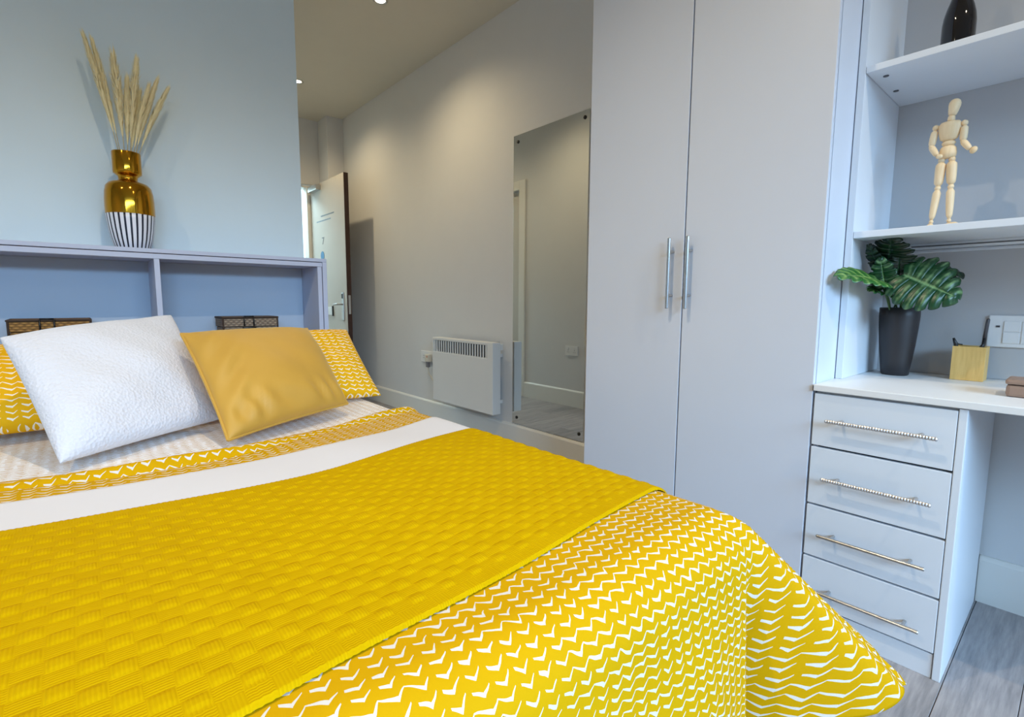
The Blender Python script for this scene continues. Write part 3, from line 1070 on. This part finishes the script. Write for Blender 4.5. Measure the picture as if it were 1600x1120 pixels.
def poly(xs, ys):
    xs, ys = np.array(xs), np.array(ys)

    def f(s):
        # smooth interpolation with a light blur
        acc = 0
        for h in (-0.06, -0.03, 0, 0.03, 0.06):
            acc = acc + np.interp(s + h, xs, ys)
        return acc / 5
    return f


roll = poly([-0.8, -0.16, 0.037, 0.29, 0.50, 0.75, 0.95, 1.3], [1.66, 1.63, 1.572, 1.572, 1.625, 1.708, 1.757, 1.82])
white_top = poly([-0.8, -0.145, 0.066, 0.338, 0.513, 0.70, 0.953, 1.3], [1.50, 1.458, 1.428, 1.425, 1.440, 1.475, 1.560, 1.63])
throw_top = poly([-0.8, -0.13, 0.054, 0.279, 0.419, 0.612, 0.871, 1.0, 1.3], [1.28, 1.262, 1.247, 1.200, 1.196, 1.240, 1.315, 1.325, 1.34])
throw_bot = poly([-0.8, 0.1, 0.181, 0.365, 0.586, 0.897, 1.04, 1.4], [0.505, 0.525, 0.537, 0.556, 0.574, 0.611, 0.62, 0.64])

# fitted sheet, white with ochre chevrons
ns, nt_ = 90, 60
S, Tn = np.meshgrid(np.linspace(XI0 - 0.24, XI1 + 0.20, ns), np.linspace(0, 1, nt_))
T = 1.40 + Tn * (2.49 - 1.40)
P = drape(S, T, off=-0.028, zt=0.586, lump=0.003)
sh = grid_obj('fitted_sheet', P, np.stack([S, T], -1), M_SHEET, base=(0.27, 1.95, 0.55))
tag(sh, 'white sheet with small ochre chevrons under the pillows', 'sheet')

# duvet, yellow with white chevrons; its head edge is rolled over
ns, nt_ = 300, 330
s1 = np.linspace(XI0 - 0.38, XI1 + 0.36, ns)
S, Tn = np.meshgrid(s1, np.linspace(0, 1, nt_))
t0 = YI - 0.475 + 0.012 * np.sin(S * 23) + 0.01 * np.sin(S * 41 + 1)
th = roll(S)
T = t0 + Tn * (th - t0)
P = drape(S, T, lim=(0.36, 0.475, 1.02))
e = th - T
P[..., 2] += 0.014 * np.exp(-((e - 0.020) / 0.018) ** 2) * (0.7 + 0.5 * np.sin(S * 9)) - 0.010 * np.exp(-((e - 0.055) / 0.014) ** 2) * (0.6 + 0.6 * np.sin(S * 5 + 1))
# tuck-under rows closing the rolled edge
under = []
for a in np.linspace(0.25, 1.0, 8):
    q = P[-1].copy()
    ang = a * math.pi
    q[:, 1] += 0.013 * math.sin(ang)
    q[:, 2] -= 0.013 * (1 - math.cos(ang))
    under.append(q)
P = np.concatenate([P, np.array(under)], 0)
UV = np.concatenate([np.stack([S, T], -1), np.stack([np.stack([s1, th[-1] + 0.005 * (i + 1)], -1) for i in range(8)])], 0)
dv = grid_obj('duvet', P, UV, M_DUVET, base=(0.27, 1.0, 0.55))
tag(dv, 'yellow duvet with white hand-drawn chevrons hanging over the bed foot', 'duvet')
so = dv.modifiers.new('thickness', 'SOLIDIFY')
so.thickness = 0.008
so.offset = -1

# plain white band folded across the duvet
ns, nt_ = 160, 24
S, Tn = np.meshgrid(np.linspace(XI0 - 0.2, XI1 + 0.16, ns), np.linspace(0, 1, nt_))
ta, tb = throw_top(S) - 0.05, white_top(S)
T = ta + Tn * (tb - ta)
P = drape(S, T, off=0.005)
P[-1, :, 2] -= 0.006
bn = grid_obj('top_sheet', P, np.stack([S, T], -1), M_BAND, base=(0.27, 1.35, 0.585))
tag(bn, 'plain white sheet band turned down between throw and duvet edge', 'sheet')

# knitted throw: raised basket-weave blocks are real relief
BL = 0.027
ns, nt_ = 470, 230
S, Tn = np.meshgrid(np.linspace(XI0 - 0.10, XI1 + 0.24, ns), np.linspace(0, 1, nt_))
ta, tb = throw_bot(S), throw_top(S)
T = ta + Tn * (tb - ta)
V = Tn * 0.70
bu, bv = S / BL, V / BL
par = (np.floor(bu) + np.floor(bv)) % 2
fu, fv = bu - np.floor(bu) - 0.5, bv - np.floor(bv) - 0.5
dome = np.clip(1 - (2 * np.abs(fu)) ** 4, 0, 1) * np.clip(1 - (2 * np.abs(fv)) ** 4, 0, 1)
hgt = np.where(par > 0.5, 0.0028 * dome, 0.0008 * dome)
border = np.minimum(V, 0.70 - V) < 0.035
rib = 0.0012 * (0.5 + 0.5 * np.sin(S * 2 * math.pi / 0.010))
hgt = np.where(border, rib, hgt)
P = drape(S, T, off=0.008)
P[..., 2] += hgt
P[0, :, 2] -= 0.006
P[-1, :, 2] -= 0.006
th_ = grid_obj('throw_blanket', P, np.stack([S, V], -1), M_KNIT, base=(0.27, 0.9, 0.59))
tag(th_, 'mustard basket-weave knitted throw laid across the bed', 'blanket')


def pillow(name, q, thick, m, label, cat, group=None, n=44, pinch=0.035, lumps=0.004, seed=0.0, piping=None, crease=0.0, power=0.42, uvrot=False):
    """q = bottom-left, bottom-right, top-right, top-left corners of the seam, in world metres"""
    bl, br, tr, tl = [np.array(p, float) for p in q]
    w = (np.linalg.norm(br - bl) + np.linalg.norm(tr - tl)) / 2
    h = (np.linalg.norm(tl - bl) + np.linalg.norm(tr - br)) / 2
    nor = np.cross(br - bl, tl - bl)
    nor /= np.linalg.norm(nor)
    a = np.linspace(-1, 1, n)
    # denser towards the seam
    a = np.sign(a) * (1 - (1 - np.abs(a)) ** 1.6)
    U, V = np.meshgrid(a, a)
    # sides bow inwards between the corners
    Ub = U * (1 - pinch * (1 - V * V))
    Vb = V * (1 - pinch * (1 - U * U))
    fu, fv = (Ub + 1) / 2, (Vb + 1) / 2
    base = ((1 - fu) * (1 - fv))[..., None] * bl + (fu * (1 - fv))[..., None] * br + (fu * fv)[..., None] * tr + ((1 - fu) * fv)[..., None] * tl
    pr = np.clip((1 - np.abs(U) ** 2.2) * (1 - np.abs(V) ** 2.2), 0, 1) ** power
    lm = lumps * (np.sin(U * 4.1 + V * 2.7 + seed) + np.sin(U * 2.3 - V * 5.1 + seed * 2.1) + 0.5 * np.sin(U * 9 + V * 7 + seed)) * pr
    cr = crease * np.exp(-((V + 0.72) / 0.20) ** 2) * np.sin(U * 15 + V * 9 + 2 * np.sin(U * 5 + seed)) * (1 - U ** 6)
    cr = cr + crease * 0.7 * np.exp(-((U + 0.75) / 0.2) ** 2) * np.sin(V * 11 - U * 12 + seed) * (1 - V ** 6)
    front = base + nor * (thick * 0.55 * pr + lm + cr * np.clip(pr * 3, 0, 1))[..., None]
    back = base - nor * (thick * 0.45 * pr)[..., None]
    mb = MB()
    idx = np.arange(n * n).reshape(n, n)
    vs = [tuple(p) for p in front.reshape(-1, 3)]
    fs = [(idx[i, j], idx[i, j + 1], idx[i + 1, j + 1], idx[i + 1, j]) for i in range(n - 1) for j in range(n - 1)]
    k = len(vs)
    bidx = np.full((n, n), -1)
    bidx[0], bidx[-1], bidx[:, 0], bidx[:, -1] = idx[0], idx[-1], idx[:, 0], idx[:, -1]
    bvs = []
    for i in range(1, n - 1):
        for j in range(1, n - 1):
            bidx[i, j] = k + len(bvs)
            bvs.append(tuple(back[i, j]))
    fs += [(bidx[i, j], bidx[i + 1, j], bidx[i + 1, j + 1], bidx[i, j + 1]) for i in range(n - 1) for j in range(n - 1)]
    uvf = np.stack([fu * w, fv * h], -1)
    if uvrot:
        uvf = uvf[..., ::-1]
    uv = list(uvf.reshape(-1, 2)) + [uvf[i, j] for i in range(1, n - 1) for j in range(1, n - 1)]
    mb.v, mb.f, mb.uv = vs + bvs, [tuple(int(x) for x in f) for f in fs], uv
    c = (bl + br) / 2
    o = obj(name, mb, m, smooth=True, base=tuple(c))
    tag(o, label, cat, group)
    if piping:
        ring = [base[0, j] for j in range(n)] + [base[i, -1] for i in range(1, n)] + [base[-1, j] for j in range(n - 2, -1, -1)] + [base[i, 0] for i in range(n - 2, 0, -1)]
        ring.append(ring[0])
        obj('piping', MB().tube(ring, 0.0048, 8), piping, o, True)
    return o


pillow('pillow', [(-0.44, 2.13, 0.60), (0.24, 2.12, 0.60), (0.25, 2.36, 0.835), (-0.43, 2.37, 0.845)], 0.16, M_DUVET2,
       'yellow chevron bed pillow half hidden behind the white cushion', 'pillow', 'yellow chevron bed pillows', seed=1.0, lumps=0.005)
pillow('pillow', [(0.30, 2.10, 0.60), (1.03, 2.10, 0.575), (0.985, 2.36, 0.865), (0.27, 2.33, 0.845)], 0.15, M_DUVET2,
       'yellow chevron bed pillow half hidden behind the mustard cushion', 'pillow', 'yellow chevron bed pillows', seed=2.4, lumps=0.005)
pillow('cushion', [(-0.055, 1.672, 0.592), (0.352, 1.955, 0.592), (0.275, 2.30, 0.945), (-0.165, 2.0, 0.895)], 0.15, M_FLEECE,
       'fluffy white cushion leaning on the left pillow', 'cushion', 'scatter cushions on the bed', seed=0.4, lumps=0.006)
pillow('cushion', [(0.315, 1.640, 0.592), (0.775, 1.868, 0.607), (0.735, 2.17, 0.885), (0.262, 1.985, 0.890)], 0.15, M_VELVET,
       'mustard velvet cushion with piped edge, right of the white cushion', 'cushion', 'scatter cushions on the bed', seed=3.1, lumps=0.003,
       piping=M_VELVET, crease=0.009)

# ------------------------------------------------------------------ vase and pampas
VX, VY, VZ = 0.200, 2.622, 1.208
vs = thing('vase', (VX, VY, VZ), 'gold vase with black and white striped base on the headboard', 'vase')
obj('striped_base', MB().lathe([(0.050, 0.001), (0.054, 0.0), (0.060, 0.004), (0.070, 0.04), (0.077, 0.08), (0.0815, 0.12), (0.083, 0.138)], (VX, VY, VZ), 64), M_STRIPE, vs, True)
obj('gold_body', MB().lathe([(0.0832, 0.138), (0.0838, 0.165), (0.083, 0.195), (0.081, 0.225), (0.0765, 0.248), (0.066, 0.262), (0.050, 0.268),
                             (0.036, 0.271), (0.032, 0.279), (0.033, 0.290), (0.041, 0.297), (0.0475, 0.302), (0.0485, 0.312), (0.0485, 0.382),
                             (0.0475, 0.385), (0.0455, 0.384), (0.045, 0.375), (0.045, 0.312), (0.030, 0.30), (0.02, 0.29)], (VX, VY, VZ), 64, caps=False), M_GOLD, vs, True)

PAM = [((-0.100, 0.0), 0.785, 0.010), ((-0.075, 0.012), 0.775, 0.010), ((-0.018, -0.004), 0.745, 0.014), ((0.022, 0.008), 0.660, 0.011), ((0.055, -0.006), 0.735, 0.013),
       ((0.058, 0.015), 0.62, 0.010), ((0.115, 0.0), 0.675, 0.010), ((0.150, 0.010), 0.655, 0.009), ((0.085, -0.012), 0.64, 0.009)]
PLAB = ['leftmost pampas stem, leaning far left out of the gold vase', 'pampas stem second from the left in the gold vase',
        'thick upright pampas stem left of the middle in the gold vase', 'short upright pampas stem in the middle of the gold vase',
        'thick pampas stem leaning slightly right in the gold vase', 'short pampas stem tucked behind the thick right-leaning one',
        'pampas stem second from the right in the gold vase', 'rightmost pampas stem, leaning far right out of the gold vase',
        'thin pampas stem in front, leaning to the right in the gold vase']
for i, ((dx, dy), zt, wd_) in enumerate(PAM):
    wd_ *= 1.7
    b0 = Vector((VX + dx * 0.12, VY + dy * 0.3, VZ + 0.302))
    tip = Vector((VX + dx, VY + dy, VZ + zt))
    t = thing('pampas_stem', b0, PLAB[i], 'dried grass', 'pampas grass stems in the vase')
    ctrl = b0.lerp(tip, 0.5) + Vector((-dx * 0.12, 0, 0.0))

    def pt(f):
        return b0 * (1 - f) ** 2 + ctrl * 2 * f * (1 - f) + tip * f * f
    obj('stalk', MB().tube([pt(k / 8) for k in range(9)], [0.0016 - 0.0001 * k for k in range(9)], 6), M_PAMSTEM, t, True)
    # feathery plume: fine strands
    rng = random.Random(i * 13 + 5)
    mb = MB()
    for k in range(700):
        f = 0.30 + 0.69 * rng.random() ** 0.9
        p = pt(f)
        ax = (pt(min(f + 0.02, 1)) - pt(f - 0.02)).normalized()
        env = math.sin(min(1, (f - 0.25) / 0.5) * math.pi / 2) * (1 - 0.55 * max(0, (f - 0.75) / 0.25))
        th2 = rng.random() * 2 * math.pi
        sd = ax.orthogonal().normalized()
        sd = Matrix.Rotation(th2, 3, ax) @ sd
        L = rng.uniform(0.03, 0.06)
        e_ = p + ax * L + sd * wd_ * env * rng.uniform(0.5, 1.25)
        mid = p + ax * L * 0.45 + sd * wd_ * env * 0.62
        w2 = ax.cross(sd) * 0.0011
        mb.add([p - w2 * 0.6, p + w2 * 0.6, mid + w2, mid - w2, e_], [(0, 1, 2, 3), (3, 2, 4)])
    pm = obj('plume', mb, M_PAMPAS, t)

# ------------------------------------------------------------------ shelf things: bottle, mannequin
BX, BY, BZ = 2.03, 0.338, 1.709
bt = thing('bottle', (BX, BY, BZ), 'dark brown glass bottle on the upper shelf', 'bottle')
obj('glass_body', MB().lathe([(0.034, 0.0), (0.0385, 0.003), (0.0395, 0.01), (0.0395, 0.112), (0.0372, 0.134), (0.0320, 0.156), (0.0260, 0.174), (0.0218, 0.188), (0.0205, 0.205), (0.0180, 0.27), (0.0175, 0.272), (0.0175, 0.285), (0.014, 0.287)], (BX, BY, BZ), 48), M_BOTTLE, bt, True)
obj('stopper', MB().lathe([(0.013, 0.284), (0.015, 0.29), (0.016, 0.305), (0.012, 0.313), (0.0, 0.314)], (BX, BY, BZ), 24), M_PLASTIC, bt, True)
wr = MB()
for sy in (-1, 1):
    wr.tube([(BX, BY + sy * 0.014, BZ + 0.24), (BX - 0.01, BY + sy * 0.019, BZ + 0.265), (BX, BY + sy * 0.017, BZ + 0.295)], 0.0015, 6)
obj('wire_bail', wr, M_STEEL, bt)

mx = 1.98
mn = thing('artist_mannequin', (mx, 0.325, 1.2235), 'jointed wooden artist mannequin standing on the middle shelf', 'figurine')


def J(y, z, x=0.0):
    return Vector((mx + x, y, z - 0.0005))


zs = 1.2235
# the shelf front hides nothing of the feet: the figure stands close to the shelf front


def seg(name, a, b, ra, rb, mid=None):
    a, b = Vector(a), Vector(b)
    d = (b - a)
    ra, rb = ra * 1.12, rb * 1.12
    pts, rad = [], []
    for k in range(9):
        f = k / 8
        base = ra + (rb - ra) * f
        bulge = (mid if mid else max(ra, rb) * 1.08) - max(ra, rb)
        end = math.sqrt(max(0.0, 1 - abs(2 * f - 1) ** 8))
        pts.append(a + d * f)
        rad.append(max(0.0015, (base + bulge * math.sin(math.pi * f)) * (0.45 + 0.55 * end)))
    return obj(name, MB().tube(pts, rad, 14), M_MANI, mn, True)


def ball(name, p, r):
    return obj(name, MB().ellipsoid(p, (r, r, r), 12, 8), M_MANI, mn, True)


HS = 0.985
head_rot = Matrix.Rotation(math.radians(8), 3, 'X')
hm = MB()
hm.lathe([(0.006, 0.0), (0.0105, 0.004), (0.013, 0.014), (0.0155, 0.028), (0.0152, 0.036), (0.0115, 0.043), (0.006, 0.0465), (0.0, 0.047)], (0, 0, 0), 20, sx=1.0, sy=0.92)
hm.v = [tuple((head_rot @ Vector(v)) + J(0.3255, 1.548)) for v in hm.v]
obj('head', hm, M_MANI, mn, True)
seg('neck', J(0.3265, 1.533), J(0.3258, 1.550), 0.0075, 0.007)
ch = MB()
ch.lathe([(0.012, 0.0), (0.0185, 0.006), (0.0215, 0.02), (0.0235, 0.034), (0.0235, 0.046), (0.019, 0.053), (0.007, 0.056)], (mx, 0.3275, 1.4785), 24, sx=0.72, sy=1.12)
obj('chest', ch, M_MANI, mn, True)
obj('waist', MB().ellipsoid(J(0.327, 1.4715), (0.012, 0.0165, 0.0095), 16, 10), M_MANI, mn, True)
pv = MB().lathe([(0.010, 0.0), (0.0185, 0.004), (0.0195, 0.014), (0.0175, 0.028), (0.014, 0.034), (0.008, 0.036)], (mx, 0.327, 1.4285), 24, sx=0.75, sy=1.08)
obj('pelvis', pv, M_MANI, mn, True)
# arms (picture-left arm bent back to the hip, picture-right arm reaching out)
sl, sr = J(0.3600, 1.5225), J(0.2955, 1.5215)
ball('shoulder_joint', sl, 0.0085)
ball('shoulder_joint', sr, 0.0085)
el, er = J(0.3660, 1.469, -0.004), J(0.2945, 1.470, -0.004)
seg('upper_arm', sl + Vector((0, 0.001, -0.007)), el, 0.0078, 0.0072)
seg('upper_arm', sr + Vector((0, -0.001, -0.007)), er, 0.0078, 0.0072)
ball('elbow_joint', el, 0.0068)
ball('elbow_joint', er, 0.0068)
wl, wr_ = J(0.3485, 1.438, -0.016), J(0.276, 1.442, -0.012)
seg('forearm', el, wl, 0.0075, 0.0058)
seg('forearm', er, wr_, 0.0075, 0.0058)
obj('hand', MB().ellipsoid(wl + Vector((-0.004, -0.006, -0.004)), (0.006, 0.0085, 0.007), 12, 8), M_MANI, mn, True)
obj('hand', MB().ellipsoid(wr_ + Vector((-0.003, -0.008, -0.004)), (0.006, 0.0085, 0.0105), 12, 8, Matrix.Rotation(0.5, 3, 'X')), M_MANI, mn, True)
# legs
hl, hr = J(0.3395, 1.425), J(0.3155, 1.425)
kl, kr = J(0.3425, 1.346), J(0.3125, 1.346)
al, ar = J(0.3500, 1.252, -0.004), J(0.3095, 1.252, 0.0)
ball('hip_joint', hl, 0.0085)
ball('hip_joint', hr, 0.0085)
seg('thigh', hl + Vector((0, 0, -0.004)), kl + Vector((0, 0, 0.004)), 0.0112, 0.0088)
seg('thigh', hr + Vector((0, 0, -0.004)), kr + Vector((0, 0, 0.004)), 0.0112, 0.0088)
ball('knee_joint', kl, 0.0080)
ball('knee_joint', kr, 0.0080)
seg('shin', kl + Vector((0, 0, -0.003)), al, 0.0092, 0.0062)
seg('shin', kr + Vector((0, 0, -0.003)), ar, 0.0092, 0.0062)
ball('ankle_joint', al + Vector((0, 0, -0.004)), 0.0058)
ball('ankle_joint', ar + Vector((0, 0, -0.004)), 0.0058)


def foot(c, yaw):
    mb = MB()
    n = 14
    vs_, fs_ = [], []
    lev = [(0.0, 1.0), (0.006, 1.0), (0.012, 0.78), (0.018, 0.45)]
    for z, k in lev:
        for i in range(n):
            a = 2 * math.pi * i / n
            fx = math.cos(a) * 0.024 * k + 0.010 * (0.4 + 0.6 * k)
            fy = math.sin(a) * (0.0105 + 0.0025 * math.cos(a)) * k
            vs_.append(Vector((c[0] - fx * math.cos(yaw) - fy * math.sin(yaw), c[1] - fx * math.sin(yaw) + fy * math.cos(yaw), zs + z)))
    for l in range(len(lev) - 1):
        for i in range(n):
            fs_.append((l * n + i, l * n + (i + 1) % n, (l + 1) * n + (i + 1) % n, (l + 1) * n + i))
    fs_.append(tuple(range(n))[::-1])
    fs_.append(tuple((len(lev) - 1) * n + i for i in range(n)))
    mb.add(vs_, fs_)
    return obj('foot', mb, M_MANI, mn, True)


foot((al.x + 0.004, al.y), 0.0)
foot((ar.x + 0.0, ar.y), 1.25)

# ------------------------------------------------------------------ potted monstera on the desk
PX, PY, PZ = 2.118, 0.436, 0.760
pp = thing('potted_plant', (PX, PY, PZ), 'artificial monstera plant in a tall dark tapered pot on the desk', 'plant')
obj('pot', MB().lathe([(0.036, 0.0), (0.039, 0.003), (0.0445, 0.05), (0.050, 0.10), (0.0545, 0.16), (0.0565, 0.200), (0.0562, 0.228), (0.0535, 0.229), (0.0515, 0.222), (0.051, 0.20)], (PX, PY, PZ), 48, caps=False), M_POT, pp, True)
obj('soil', MB().lathe([(0.0, 0.208), (0.03, 0.208), (0.051, 0.203)], (PX, PY, PZ), 24, caps=False), M_SOIL, pp, True)


def leaf(base, tip, up, width, m, lobes=6, cut=0.42, fold=0.25, droop=0.12, seed=0):
    """split-leaf blade from base to tip; `up` is the side the face looks to"""
    base, tip, up = Vector(base), Vector(tip), Vector(up)
    L = (tip - base).length
    Yv = (tip - base).normalized()
    Xv = Yv.cross(up).normalized()
    Zv = Xv.cross(Yv).normalized()
    rng = random.Random(seed)
    mb = MB()
    uv = []

    def wprof(u):
        return width / 2 * (math.sin(math.pi * min(1, (u * 0.93 + 0.07)) ** 0.72)) ** 0.75

    def place(u, r, s):
        w = wprof(u) * r
        b = u * L + r * r * L * 0.10 - (1 - u) ** 3 * r * L * 0.28
        a = s * w
        zz = abs(a) * fold - droop * L * (b / L) ** 2 + 0.004 * math.sin(u * 40 + seed) * r - 0.18 * width * (r ** 3) * 0.5
        return base + Xv * a + Yv * b + Zv * zz
    for s in (-1, 1):
        for k in range(lobes):
            u0, u1 = k / lobes, (k + 1) / lobes
            uc = (u0 + u1) / 2
            c = cut * rng.uniform(0.5, 1.0) if 0 < k < lobes - 1 else cut * 0.4
            depth = rng.uniform(0.5, 0.75)
            nr, nu = 7, 6
            k0 = len(mb.v)
            vs_, fs_ = [], []
            for i in range(nr + 1):
                r = i / nr
                sh_ = c * max(0, (r - depth) / (1 - depth)) ** 0.8 if r > depth else 0
                for j in range(nu + 1):
                    f = j / nu
                    u = u0 + (u1 - u0) * f
                    u = uc + (u - uc) * (1 - sh_)
                    rr_ = r * (1 - 0.10 * (2 * f - 1) ** 2 * (r > 0.8))
                    vs_.append(place(u, rr_, s))
                    uv.append((f, r))
            for i in range(nr):
                for j in range(nu):
                    a0 = i * (nu + 1) + j
                    fs_.append((a0, a0 + 1, a0 + nu + 2, a0 + nu + 1))
            mb.add(vs_, fs_)
    mb.uv = uv
    o = obj('leaf', mb, m, pp, True)
    sm = o.modifiers.new('thick', 'SOLIDIFY')
    sm.thickness = 0.0008
    return o


LEAVES = [
    # big pale-veined leaf facing the room, right of the pot
    ((1.960, 0.402, 1.092), (1.955, 0.272, 1.024), (-0.85, -0.10, 0.45), 0.190, M_LEAF, 6, 0.22, 0.06, 0.04, 3),
    # dark leaf behind it
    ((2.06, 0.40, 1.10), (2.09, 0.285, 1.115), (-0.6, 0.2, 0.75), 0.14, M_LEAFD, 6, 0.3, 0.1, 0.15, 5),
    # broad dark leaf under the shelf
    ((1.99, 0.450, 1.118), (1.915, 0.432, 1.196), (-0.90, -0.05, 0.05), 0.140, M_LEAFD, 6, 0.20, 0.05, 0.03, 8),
    ((1.98, 0.470, 1.110), (1.91, 0.488, 1.180), (-0.85, 0.1, 0.2), 0.045, M_LEAFD, 5, 0.22, 0.1, 0.05, 31),
    # left leaf reaching out past the panel
    ((1.93, 0.458, 1.075), (1.715, 0.492, 1.100), (-0.55, -0.35, 0.75), 0.115, M_LEAFB, 6, 0.25, 0.18, 0.08, 11),
    # glossy middle leaf
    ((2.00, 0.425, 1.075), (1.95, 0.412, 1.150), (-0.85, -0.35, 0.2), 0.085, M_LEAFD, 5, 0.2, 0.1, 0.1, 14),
    # small leaf above the stems
    ((1.97, 0.450, 1.055), (1.92, 0.455, 1.135), (-0.85, -0.1, 0.25), 0.080, M_LEAF, 5, 0.25, 0.2, 0.1, 17),
    # low leaf left of the stems
    ((2.02, 0.455, 1.03), (1.93, 0.470, 1.058), (-0.6, -0.2, 0.75), 0.08, M_LEAFB, 5, 0.3, 0.2, 0.15, 21),
    # deep leaf at the back
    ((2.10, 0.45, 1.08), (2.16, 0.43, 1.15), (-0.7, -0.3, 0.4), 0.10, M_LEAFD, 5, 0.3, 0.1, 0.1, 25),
]
for i, lf in enumerate(LEAVES):
    leaf(*lf)
    b0 = Vector((PX - 0.02 + 0.02 * math.cos(i * 2.1), PY + 0.02 * math.sin(i * 2.1), PZ + 0.20))
    b1 = Vector(lf[0])
    c_ = b0.lerp(b1, 0.5) + Vector((0.0, 0.0, 0.03))
    obj('leaf_stem', MB().tube([b0 * (1 - f) ** 2 + c_ * 2 * f * (1 - f) + b1 * f * f for f in [k / 8 for k in range(9)]], 0.0024, 8), M_STEM, pp, True)

# ------------------------------------------------------------------ pen holder, pens, brown box
ph = thing('pen_holder', (2.163, 0.252, 0.760), 'square bamboo pen holder on the desk beside the plant', 'pen holder')
x0, x1, y0, y1, z0, z1 = 2.125, 2.205, 0.212, 0.292, 0.7605, 0.868
pm = MB()
w = 0.006
pm.box((x0, y0, z0), (x0 + w, y1, z1), 0.001)
pm.box((x1 - w, y0, z0), (x1, y1, z1), 0.001)
pm.box((x0 + w, y0, z0), (x1 - w, y0 + w, z1), 0.001)
pm.box((x0 + w, y1 - w, z0), (x1 - w, y1, z1), 0.001)
pm.box((x0 + w, y0 + w, z0), (x1 - w, y1 - w, z0 + w), 0.0)
obj('bamboo_box', pm, M_BAMBOO, ph)
pe = thing('pen', (2.16, 0.225, 0.767), 'grey pen standing upright in the bamboo holder', 'pen')
obj('barrel', MB().tube([(2.165, 0.232, 0.768), (2.162, 0.2225, 0.895)], [0.0035, 0.0045], 12), M_BLACK, pe, True)
obj('cap', MB().tube([(2.162, 0.2225, 0.895), (2.160, 0.2185, 0.952), (2.160, 0.218, 0.957)], [0.0048, 0.0048, 0.003], 12), M_PEN, pe, True)
sc = tag(obj('paper_clamp', MB().tube([(2.140, 0.283, 0.840), (2.138, 0.286, 0.874), (2.136, 0.290, 0.884), (2.136, 0.293, 0.893)], [0.004, 0.006, 0.0045, 0.003], 10).tube([(2.138, 0.281, 0.874), (2.138, 0.270, 0.873)], 0.002, 8), M_BLACK, None, True, base=(2.14, 0.283, 0.84)), 'black clip poking over the left rim of the bamboo holder', 'clip')
hk = tag(obj('pen', MB().tube([(2.145, 0.232, 0.768), (2.138, 0.226, 0.868), (2.136, 0.220, 0.880)], [0.004, 0.005, 0.003], 10), M_BLACK, None, True, base=(2.145, 0.23, 0.768)), 'short black pen at the right rim of the bamboo holder', 'pen')

bb = thing('leather_box', (1.90, 0.085, 0.760), 'brown leather box at the front of the desk, cut by the photo edge', 'box')
bx('body', (1.835, 0.03, 0.7605), (1.935, 0.138, 0.792), M_BROWNBOX, bb, bevel=0.008)
bx('lid', (1.833, 0.028, 0.793), (1.937, 0.140, 0.806), M_BROWNBOX, bb, bevel=0.005)
